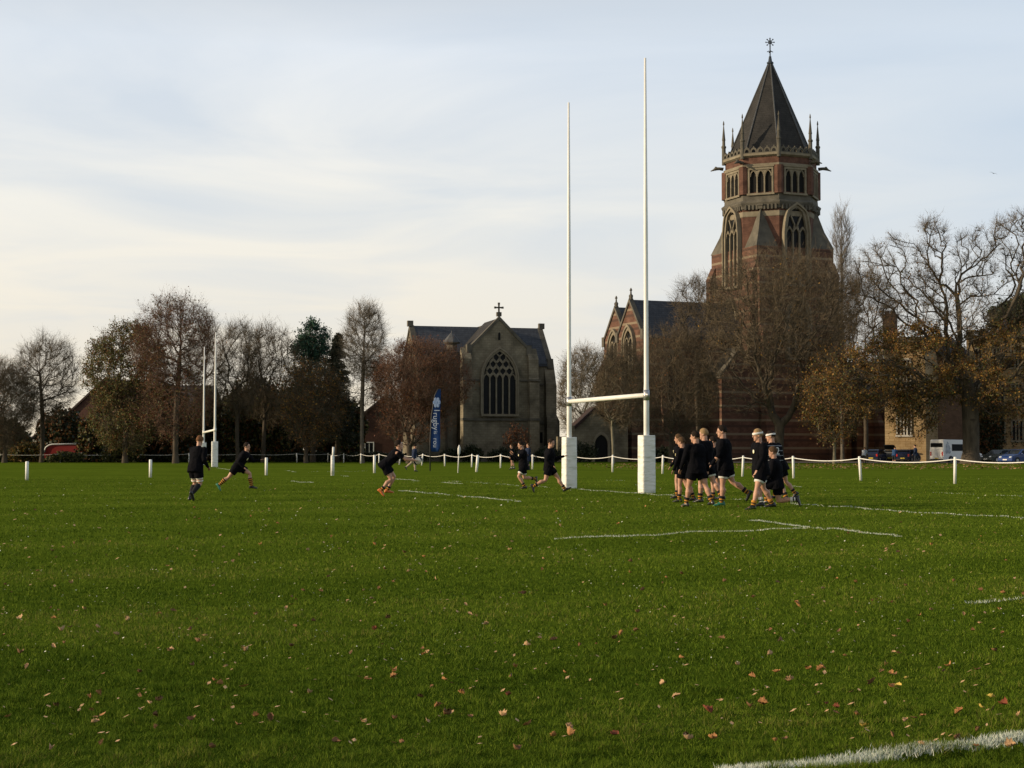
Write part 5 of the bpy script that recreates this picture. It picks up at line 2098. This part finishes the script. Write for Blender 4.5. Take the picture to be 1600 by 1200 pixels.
# four players running across the pitch
person('player in black jogging away with hooped thigh wraps, leftmost on the pitch', 305, 782.5, 1.72, 62, 14, ((18, 42, 3), (8, 62, 3)), ((35, 8, 60), (-18, 12, 65)), 8, 4, hair='hair_auburn', wraps=True, sock_h=.8, sock=('sock_black', 'sock_black'), flat=(True, False))
person('player in black sprinting low to the right in amber hooped socks', 372, 767, 1.74, -8, 32, ((58, 50, 4), (-38, 14, 4)), ((38, 8, 62), (-30, 15, 75)), -12, -14, hair='hair_dark', boot=('boot_black', 'boot_green'), flat=(True, False), badge=-1, sock_h=.66)
pl = person('crouching player in black holding a rugby ball out in front', 602, 776, 1.76, 4, 46, ((38, 66, 3), (24, 66, 3)), ((58, 2, 22), (54, 2, 30)), 0, -24, hair='hair_dark', sleeves=False, boot='boot_orange', flat=(True, False), sock_h=.3)
person('player in black running towards the left with fists up, left of the goal', 818, 764, 1.70, 196, 6, ((30, 62, 3), (-8, 78, 3)), ((40, 6, 95), (25, 6, 110)), -6, 6, hair='hair_dark', flat=(True, False), badge=1, under='white_cloth')
person('player in black in full stride passing the left goal post', 858, 770, 1.76, 2, 3, ((40, 8, 4), (-16, 48, 4)), ((42, 6, 62), (-22, 10, 70)), -35, 6, hair='hair_dark', flat=(False, False), sock_h=.32)
# the huddle walking to the left
person('player in black at the far left of the walking group, head bowed', 1064, 779, 1.72, 165, 3, ((14, 16, 3), (-10, 12, 3)), ((14, 6, 20), (-10, 8, 20)), 0, 4, hair='hair_brown', badge=1)
person('short dark-haired player in black in front of the group, left', 1068, 785, 1.60, 150, 3, ((8, 6, 3), (-12, 10, 3)), ((10, 8, 16), (-6, 8, 16)), 0, 2, hair='hair_brown', badge=1)
person('stocky player in black seen from behind, mid stride in the group', 1089, 792.5, 1.72, 118, 3, ((14, 8, 9), (-16, 12, 9)), ((12, 14, 18), (-12, 14, 22)), 40, 2, hair='hair_dark', build=1.22)
person('fair-haired player in black in the middle of the group', 1103, 785.5, 1.81, 140, 3, ((10, 10, 4), (-18, 14, 4)), ((8, 8, 18), (-8, 8, 18)), 25, 2, hair='hair_blond', build=1.22, under='white_cloth')
person('small player in black half hidden between taller players', 1118, 782, 1.63, 170, 3, ((10, 12, 3), (-8, 10, 3)), ((20, 6, 50), (10, 6, 60)), 0, 6, hair='hair_dark', badge=1)
person('tallest player in black with white undershorts, striding with heel up', 1133, 791, 1.84, 168, 4, ((6, 2, 3), (-22, 34, 3)), ((16, 8, 22), (-10, 10, 22)), 10, 2, hair='hair_dark', build=1.22, under='white_cloth', flat=(True, False), boot=('boot_green', 'boot_black'))
person('player with a white headband and a yellow chest badge, arms wide', 1189, 796.5, 1.77, 196, 4, ((20, 4, 5), (-16, 16, 5)), ((16, 16, 14), (-10, 16, 18)), -6, 2, hair='hair_blond', band='white_cloth', build=1.22, badge=1, under='white_cloth', sock=('sock_amber', 'sock_black'), sock_h=.3)
person('player in a hooped jersey with a number on the back and a white headband', 1208, 788, 1.74, 128, 3, ((10, 8, 4), (-14, 16, 4)), ((10, 8, 20), (-8, 10, 20)), 40, 4, top='striped', hair='hair_dark', band='white_cloth', build=1.22, number='2')
person('player in black kneeling on one knee beside the hooped jersey', 1214, 792, 1.72, 165, 6, ((82, 92, 4), (-4, 94, 4)), ((14, 6, 30), (6, 6, 30)), 0, 4, hair='hair_brown', flat=(True, False), sock=('sock_white', 'sock_black'))
person('pale-legged player bending behind the hooped jersey', 1222, 781, 1.66, 172, 24, ((24, 18, 3), (-14, 24, 3)), ((20, 10, 30), (-16, 10, 20)), 0, -6, hair='hair_brown', sleeves=False, flat=(True, False))
# onlookers
LK = 'onlookers by the rope'
person('walker in a navy shirt and khaki trousers beside the rope', 647, 737, 1.68, 8, 4, ((8, 4, 3), (-30, 22, 3)), ((20, 5, 30), (-16, 6, 20)), 0, 6, top='navy_cloth', long='khaki', hair='hair_dark', group=LK, flat=(True, False))
person('onlooker in a dark jacket and pale socks behind the running player', 800, 733.5, 1.72, 188, 2, ((6, 4, 3), (-8, 8, 3)), ((4, 6, 20), (2, 6, 20)), 8, 2, hair='hair_brown', group=LK, sock=('sock_black', 'sock_white'))
person('broad onlooker in a long dark navy coat left of the striding player', 825, 735, 1.76, 196, 0, ((6, 4, 3), (-6, 6, 3)), ((10, 8, 20), (-6, 12, 16)), -8, -8, top='navy_cloth', long='dark_trouser', hair='hair_brown', group=LK, coat=True, build=1.22)
VK = 'people among the parked cars'
person('person in a pale blue shirt bending beside the dark car', 1350, 723.6, 1.72, 60, 26, ((10, 6, 3), (4, 6, 3)), ((30, 6, 30), (24, 6, 40)), 0, 10, top='pale_shirt', long='dark_trouser', hair='hair_dark', group=VK)
person('person in a blue jacket leaning into the open car boot', 1397, 725, 1.74, 55, 22, ((10, 6, 3), (2, 6, 3)), ((40, 6, 30), (36, 6, 40)), 0, 10, top='blue_cloth', long='dark_trouser', hair='hair_dark', group=VK)
person('tall person in dark clothes standing behind the white minibus', 1431, 725.6, 1.88, 165, 3, ((8, 4, 4), (-10, 8, 4)), ((10, 8, 30), (-6, 8, 16)), 0, 4, top='navy_cloth', long='dark_trouser', hair='hair_dark', group=VK)

# the ball in the crouching player's hands
wl_, wr_ = pl['arms'][0], pl['arms'][1]
c = (wl_[2] + wl_[4] * .09 + wr_[2] + wr_[4] * .09) / 2
b = MB()
d_ = (pl['F'] * .8 + Vector((0, 0, .6))).normalized()
s_ = pl['L']
w_ = d_.cross(s_)
n = 14
rings, ms = [], []
for i in range(n + 1):
    t = -1 + 2 * i / n
    t = max(-.985, min(.985, t))
    rr_ = .096 * math.sqrt(1 - t * t) * (1 - .06 * t * t)
    rings.append([d_ * t * .145 + s_ * math.cos(2 * math.pi * j / 16) * rr_ + w_ * math.sin(2 * math.pi * j / 16) * rr_ for j in range(16)])
    ms.append(1 if i in (1, 2, n - 2, n - 3) else 0)
b.loft(rings, mats=ms[:n])
o = b.build('rugby_ball', [M['ball'], M['ball_dark']], None, True)
o.location = pl['base'] + c
tag(o, 'pale rugby ball held out by the crouching player', 'ball')
# ------------------------------------------------------------------ vehicles


def vehicle(name, label, cat, px, gy, heading, L_, W_, side, glass_top, paint, group=None, wheels=(.18, .80), wr=.31, wins=(), rear_up=None, front=True, plate='plate_white', tail=True, rear_glass=None, wind=None, mural=None, hump=None):
    """side: outline (x along the length 0 rear .. 1 front, height); glass_top: height above which the body narrows"""
    base = G(px, gy)
    root = empty(name, base, label, cat, group, R(heading))
    H_ = max(z for x, z in side)

    def half(z):
        if z <= glass_top:
            return W_ / 2 * (1 - .05 * max(0, (.35 - z)) / .35)
        return W_ / 2 * (1 - .16 * ((z - glass_top) / max(.01, H_ - glass_top)) * (1 if H_ < 2 else .5))
    b = MB()
    n = len(side)
    v = []
    for s in (-1, 1):
        for x, z in side:
            v.append((x * L_ - L_ / 2, s * half(z), z))
    # inset edge rows for rounding
    fs = []
    for i in range(n):
        j = (i + 1) % n
        fs.append((i, j, n + j, n + i))
    b.add(v, fs)
    b.add(v[:n], [tuple(range(n))[::-1]])
    b.add(v[n:], [tuple(range(n))])
    o = b.build('body', paint, root)
    bv = o.modifiers.new('bevel', 'BEVEL')
    bv.width = .05
    bv.segments = 3
    bv.limit_method = 'ANGLE'
    bv.angle_limit = R(40)
    # side windows
    for s in (-1, 1):
        for poly in wins:
            g = MB()
            pv = [(x * L_ - L_ / 2, s * (half(z) + .008), z) for x, z in poly]
            pv2 = [(x * L_ - L_ / 2, s * (half(z) - .02), z) for x, z in poly]
            m = len(poly)
            g.add(pv + pv2, [tuple(range(m)) if s > 0 else tuple(range(m))[::-1]] + [(i, (i + 1) % m, m + (i + 1) % m, m + i) for i in range(m)])
            g.build('side_window', M['glass'], root)
    for nm, rg_, mm in (('rear_window', rear_glass, 'glass'), ('windscreen', wind, 'windscreen')):
        if rg_:
            (xa, za), (xb, zb) = rg_
            g = MB()
            dx = -.012 if nm == 'rear_window' else .012
            ya, yb = half(za) - .09, half(zb) - .09
            q = [(xa * L_ - L_ / 2 + dx, -ya, za), (xa * L_ - L_ / 2 + dx, ya, za), (xb * L_ - L_ / 2 + dx, yb, zb + .012), (xb * L_ - L_ / 2 + dx, -yb, zb + .012)]
            q2 = [(x - dx * 1.5, y, z - .012) for x, y, z in q]
            g.add(q + q2, [(0, 1, 2, 3), (0, 1, 5, 4), (1, 2, 6, 5), (2, 3, 7, 6), (3, 0, 4, 7)])
            g.build(nm, M[mm], root)
    for wx in wheels:
        for s in (-1, 1):
            b = MB()
            x = wx * L_ - L_ / 2
            y0, y1 = s * (W_ / 2 - .20), s * (W_ / 2 + .012)
            b.tube([(x, y0, wr), (x, y0 + (y1 - y0) * .1, wr), (x, y1 - (y1 - y0) * .1, wr), (x, y1, wr)], [wr * .9, wr, wr, wr * .9], 20)
            t = b.build('wheel', M['tyre'], root, False)
            b = MB()
            b.tube([(x, y1 - s * .02, wr), (x, y1 + s * .012, wr)], [wr * .66, wr * .60], 16)
            b.build('rim', M['rim'], t)
            b = MB()
            b.tube([(x, s * (W_ / 2 - .24), wr + .02), (x, s * (W_ / 2 + .004), wr + .02)], wr * 1.16, 20)
            b.build('wheel_arch', M['trim_black'], root)
    hz = .66 if H_ < 2 else .85
    xr = min(x for x, z in side if z < 1.0) * L_ - L_ / 2
    for s in (-1, 1):
        if tail:
            b = MB()
            zt0, zt1 = (hz, hz + .28) if H_ < 2 else (.75, 1.2)
            b.box(xr - .02, xr + .12, s * (W_ / 2 - .17) - .09, s * (W_ / 2 - .17) + .09, zt0, zt1)
            b.build('tail_light', M['lamp_red'], root)
        if front:
            b = MB()
            b.ball((L_ / 2 - .13, s * (W_ / 2 - .25), hz), (.17, .20, .10), 10)
            b.build('headlight', M['lamp_clear'], root, True)
    b = MB()
    b.box(-L_ / 2 - .03, -L_ / 2 + .04, -.26, .26, .42, .53)
    b.build('number_plate', M['plate_yellow'], root)
    b = MB()
    b.box(L_ / 2 - .04, L_ / 2 + .03, -.26, .26, .36, .47)
    b.build('number_plate', M['plate_white'], root)
    b = MB()
    b.box(-L_ / 2 - .025, -L_ / 2 + .08, -W_ / 2 + .08, W_ / 2 - .08, .26, .40)
    b.build('bumper', M['trim_black'], root)
    for s in (-1, 1):
        b = MB()
        b.ball(((.66 if H_ < 2 else .84) * L_ - L_ / 2, s * (W_ / 2 + .09), glass_top + .08), (.06, .10, .08), 8)
        b.build('mirror', paint if H_ < 2 else M['trim_black'], root, True)
    return root


VS = [(0, .28), (.985, .28), (1, .36), (1, .80), (.985, .98), (.86, 1.18), (.745, 1.95), (.715, 2.36), (.66, 2.52), (.03, 2.56), (.008, 2.45), (0, 1.3)]
vw = [[(.225, 1.30), (.625, 1.30), (.625, 2.04), (.225, 2.04)], [(.645, 1.28), (.80, 1.28), (.735, 1.92), (.645, 2.0)]]
vn = vehicle('minibus', 'white minibus with dark windows parked partly behind the oak trunk', 'minibus', 1494, 722.6, 33, 6.3, 2.0, VS, 1.2, M['van_white'], None, (.19, .83), .34, vw, front=True, rear_glass=((.004, 1.45), (.006, 2.15)), wind=((.85, 1.25), (.752, 1.92)))
b = MB()
fr = lambda x, z: (x * 6.3 - 3.15, -1.012 + .03 * max(0, z - 1.2), z)
crest_pts = []
for (cx_, cz_, r1, r2) in ((.115, 1.62, .055, .48), (.085, 1.2, .028, .2), (.155, 1.2, .028, .2), (.115, 2.12, .02, .2)):
    poly = []
    for i in range(14):
        a = 2 * math.pi * i / 14
        kk = 1 + .18 * math.cos(3 * a)
        poly.append((cx_ + r1 * kk * math.cos(a), cz_ + r2 * kk * math.sin(a)))
    y_ = -.006 * (len(crest_pts) + 1)
    pv = [(x * 6.3 - 3.15, -1.0 * (1 - .08 * max(0, (z - 1.2) / 1.36)) - .012 + y_ * .3, z) for x, z in poly]
    pv2 = [(x, y + .02, z) for x, y, z in pv]
    b.add(pv + pv2, [tuple(range(14)), tuple(range(14, 28))[::-1]] + [(i, (i + 1) % 14, 14 + (i + 1) % 14, 14 + i) for i in range(14)])
    crest_pts.append(poly)
b.build('side_emblem', M['mural_grey'], vn)

CS = [(0.01, .24), (.985, .22), (1, .34), (.995, .62), (.965, .76), (.76, .96), (.60, 1.40), (.52, 1.47), (.20, 1.46), (.10, 1.36), (.015, .98), (0, .80)]
cw = [[(.13, .99), (.335, .99), (.335, 1.36), (.19, 1.34)], [(.365, .99), (.69, .99), (.585, 1.33), (.53, 1.37), (.365, 1.37)]]
CG = 'parked cars behind the rope'
kw = dict(wins=cw, rear_glass=((.03, 1.02), (.098, 1.34)), wind=((.75, .98), (.61, 1.38)))
vehicle('parked_car', 'bright blue car at the right edge, headlight towards the pitch', 'car', 1592, 724.6, 212, 4.1, 1.75, CS, .96, M['car_blue'], CG, **kw)
vehicle('parked_car', 'dark green car parked between the oak trunk and the bright blue car', 'car', 1562, 723, 208, 4.2, 1.75, CS, .96, M['car_green'], CG, **kw)
cr = vehicle('parked_car', 'grey hatchback with red tail lights and its boot lid raised', 'car', 1397, 721.8, 62, 4.0, 1.72, CS, .96, M['car_grey'], CG, **kw)
b = MB()
b.tube([(-1.60, 0, 1.46), (-2.05, 0, 1.82), (-2.45, 0, 1.98), (-2.62, 0, 1.90)], [(.62, .03), (.66, .04), (.64, .04), (.58, .03)], 14, flat=(0, 1, 0))
b.build('boot_lid', M['glass'], cr, True)
vehicle('parked_car', 'dark blue car parked beside the white minibus rear', 'car', 1419, 722.4, 58, 3.9, 1.70, CS, .96, M['car_navy'], CG, **kw)
vehicle('parked_car', 'very dark navy car in the shade beside the pale-shirted person', 'car', 1369, 722, 60, 4.0, 1.70, CS, .96, M['car_navy'], CG, **kw)

# long red vehicle behind the hedge, left
q = G(107, 722)
rt = empty('red_vehicle', P(107, 700, 180) * 1.0, 'long red vehicle with a pale roof edge behind the shrubs, far left', 'vehicle')
rt.location.z = 0
b = MB()
fr = frame((0, 0, 0), (1, 0), (0, -1))
prof = [(-2.9, .45), (3.0, .45), (3.0, 2.05), (-1.9, 1.98), (-2.35, 1.84), (-2.75, 1.3)]
b.fprism(fr, prof, -1.6, 0)
b.build('body', M['red_paint'], rt)
b = MB()
b.tube([fr(-2.85, 1.05, .03), fr(-2.6, 1.7, .03), fr(-2.25, 1.94, .03), fr(-1.9, 2.04, .03), fr(3.0, 2.14, .03)], .085, 6)
b.build('roof_edge', M['white_paint'], rt, True)
for x in (-1.7, 1.9):
    b = MB()
    b.tube([fr(x, .45, -.3), fr(x, .45, .05)], .45, 16)
    b.build('wheel', M['tyre'], rt)
# ------------------------------------------------------------------ fallen leaves
def leaf_mesh(seed, m):
    rg = random.Random(seed)
    L_, W_ = 1.0, rg.uniform(.5, .95)
    curl, bend, tw_ = rg.uniform(.3, 2.2), rg.uniform(.1, 1.3), rg.uniform(-.9, .9)
    lobe = rg.uniform(.05, .45)
    b = MB()
    n = 8
    rings = []
    for i in range(n + 1):
        t = i / n
        w = W_ / 2 * math.sin(math.pi * min(1, t * .96 + .02)) ** .7 * (1 + lobe * math.sin(i * 2.35 + seed)) + .012
        row = []
        for j in range(5):
            s = (j - 2) / 2
            x = (t - .5) * L_ + rg.uniform(-.03, .03)
            y = s * w + rg.uniform(-.02, .02) + .12 * math.sin(t * 3 + seed)
            z = curl * s * s * w + bend * (t - .5) ** 2 + tw_ * s * w * (t - .5) + .02 * math.sin(9 * t + 3 * s)
            row.append((x, y, z))
        rings.append(row)
    top = [p for r in rings for p in r]
    low = [(x, y, z - .012) for x, y, z in top]
    zmin = min(z for x, y, z in low)
    top = [(x, y, z - zmin) for x, y, z in top]
    low = [(x, y, z - zmin) for x, y, z in low]
    fs = []
    N = len(top)
    for i in range(n):
        for j in range(4):
            a = i * 5 + j
            fs += [(a, a + 1, a + 6, a + 5), (N + a, N + a + 5, N + a + 6, N + a + 1)]
    for i in range(n):
        for e_ in (0, 4):
            a = i * 5 + e_
            fs.append((a, a + 5, N + a + 5, N + a))
    b.add(top + low, fs)
    b.tube([(-.5, 0, top[2][2]), (-.68, .03, top[2][2] + .06)], .014, 4)
    o = b.build('leaf', M['fallen_' + m], None, True, link=False)
    me = o.data
    bpy.data.objects.remove(o)
    return me


KIND = {'t': ('tan', 'pale tan curled leaf lying on the mown grass'), 'b': ('brown', 'dark brown curled leaf lying on the mown grass'), 'o': ('orange', 'orange-brown leaf lying on the mown grass'),
        'y': ('yellow', 'yellow leaf lying on the mown grass'), 'r': ('russet', 'deep russet leaf lying on the mown grass')}
LM = {k: [leaf_mesh(i * 5 + ord(k), v[0]) for i in range(7)] for k, v in KIND.items()}
Aq = '220,192,b 92,326,t 595,388,o 328,402,b 410,487,o 840,490,o 755,485,b 968,540,o 915,590,o 300,630,b 78,656,b 345,668,b 300,732,t 629,738,o 213,830,o 327,822,o 470,818,o 522,820,o 532,792,b 384,845,t 795,815,b 838,820,o 857,830,b 908,850,y 868,868,y 754,858,b 663,889,b 1100,777,o 1218,810,b 1072,818,b 803,775,b 262,962,o 195,972,b 552,960,r 590,973,r 1283,918,y 1235,963,y 1338,955,r 1290,975,b 1410,1008,t 702,1073,y 835,1098,b 938,1035,b 38,1108,o 318,1118,o 360,1110,b 970,1155,t 1223,1088,b 1217,1150,b 1368,1143,t 12,1006,r 220,462,b 1120,398,b 1235,436,b 1333,446,o 1348,290,b 1207,625,b 1015,515,t 680,532,t 848,715,t 688,607,t 602,630,b'
Bq = '895,70,o 640,132,b 262,175,b 300,408,t 207,427,b 455,464,t 618,418,b 250,489,b 217,508,t 228,538,b 193,553,t 75,578,b 610,574,t 685,497,b 702,541,b 690,629,b 805,633,t 765,673,o 785,690,o 497,651,b 370,655,b 350,740,o 323,748,o 325,783,o 200,766,b 367,815,o 340,830,b 503,741,b 570,763,b 550,822,b 913,815,o 965,820,b 685,832,b 180,945,t 755,940,b 1040,398,o 1020,415,t 1045,370,b 1145,347,b 1080,345,b 1328,380,t 1460,277,t 1372,271,b 1523,278,b 1052,480,b 1120,458,b 1040,558,b 1340,491,r 1255,579,t 1512,570,b 1525,590,t 1408,666,o 1313,680,b 1585,677,o 1566,780,o 1585,798,b 1412,815,o 1523,820,t 1500,748,b 1545,700,b 850,853,b 1200,910,b 1430,905,b 1572,355,b 15,510,b 1355,335,b 1175,293,b 765,588,b'
Cq = '843,1010,t 865,1012,b 933,1018,b 720,1100,o 795,1105,r 888,1158,t 735,1135,b 700,1130,b 960,1165,r 1065,1042,o 1072,1165,b 962,1010,b 985,885,b 760,985,t 820,940,b 905,1020,b 1035,920,b 850,880,t'
spots = []
for t in Aq.split():
    x, y, k = t.split(',')
    spots.append((1100 + float(x) / 2.858, 780 + float(y) / 2.857, k))
for t in Bq.split():
    x, y, k = t.split(',')
    spots.append((float(x) * .4375, 780 + float(y) * .4375, k))
for t in Cq.split():
    x, y, k = t.split(',')
    spots.append((float(x), float(y), k))
rl = random.Random(12)
while len(spots) < 295:
    y = 795 + 390 * rl.random() ** 1.7
    spots.append((rl.uniform(-40, 1640), y, rl.choice('bbbttttoooo')))
for px, py, k in spots:
    q = G(px, py)
    o = bpy.data.objects.new('fallen_leaf', rl.choice(LM[k]))
    COL.objects.link(o)
    s = rl.uniform(.027, .048) * (1.0 if q.y < 18 else 1.2)
    o.scale = (s, s, s * rl.uniform(.6, 1.2))
    o.location = (q.x, q.y, 0.008 + .085 * float(lumps(np.array([q.x]), np.array([q.y]))[0]))
    o.rotation_euler = (rl.gauss(0, .42), rl.gauss(0, .42), rl.uniform(0, 6.28))
    tag(o, KIND[k][1], 'leaf', KIND[k][0] + ' fallen leaves')
# countless pale specks and small leaf bits farther out
n = 1700
u = rng.uniform(1 / 70.0, 1 / 9.0, n)
ly = 1 / u
lx = rng.uniform(-1, 1, n) * (ly * .36 + 1)
n3 = 900
u = rng.uniform(1 / 60.0, 1 / 6.5, n3)
ky = 1 / u
kx = rng.uniform(-1, 1, n3) * (ky * .36 + 1)
n2 = 3200
fy = rng.uniform(108, 158, n2)
fx = rng.uniform(0, 1, n2) * fy * .40 + 8 + rng.normal(0, 2, n2)
lx, ly = np.concatenate([lx, fx, kx]), np.concatenate([ly, fy, ky])
n = len(lx)
big = (np.arange(n) >= 1700) & (np.arange(n) < 1700 + n2)
bit = np.arange(n) >= 1700 + n2
sz = np.where(bit, rng.uniform(.010, .024, n) * np.clip(ly / 14, .8, 1.8), 0) + ~bit * np.where(big, rng.uniform(.06, .13, n), rng.uniform(.005, .013, n) * np.clip(ly / 16, .7, 2.6))
a = rng.uniform(0, 6.28, n)
tl = rng.uniform(.1, .8, n)
c = np.stack([lx, ly, np.where(big, .03, .012 + .085 * lumps(lx, ly))], 1)
d1 = np.stack([np.cos(a), np.sin(a), tl * .7], 1) * sz[:, None]
d2 = np.stack([-np.sin(a), np.cos(a), tl * .3], 1) * sz[:, None] * .6
lv = np.stack([c - d1, c + d2, c + d1, c - d2], 1).reshape(-1, 3)
tag(tri_mesh('leaf_litter', lv, np.arange(n * 4).reshape(-1, 4), big.astype(int) + 2 * bit.astype(int), [M['litter'], M['litter_brown'], M['fallen_tan']], None, False, 4), 'small scraps of fallen leaf scattered over the grass', 'leaf litter', kind='stuff')

# distant bird
q = P(1552, 271, 150)
b = MB()
b.tube([(-.28, 0, .02), (-.1, 0, 0), (.16, 0, .02), (.26, 0, .03)], [.02, .07, .06, .025], 8, round_ends=True)
o = b.build('bird', M['pole'], None, True)
for s in (-1, 1):
    b = MB()
    b.tube([(.05, s * .04, .02), (.08, s * .3, .13), (-.06, s * .62, .02)], [(.12, .012), (.10, .012), (.03, .008)], 8, flat=(1, 0, 0))
    b.build('wing', M['pole'], o, True)
o.location = q
o.rotation_euler = (R(20), 0, R(70))
o.scale = (.6, .6, .6)
tag(o, 'small dark bird flying high in the sky at the right', 'bird')
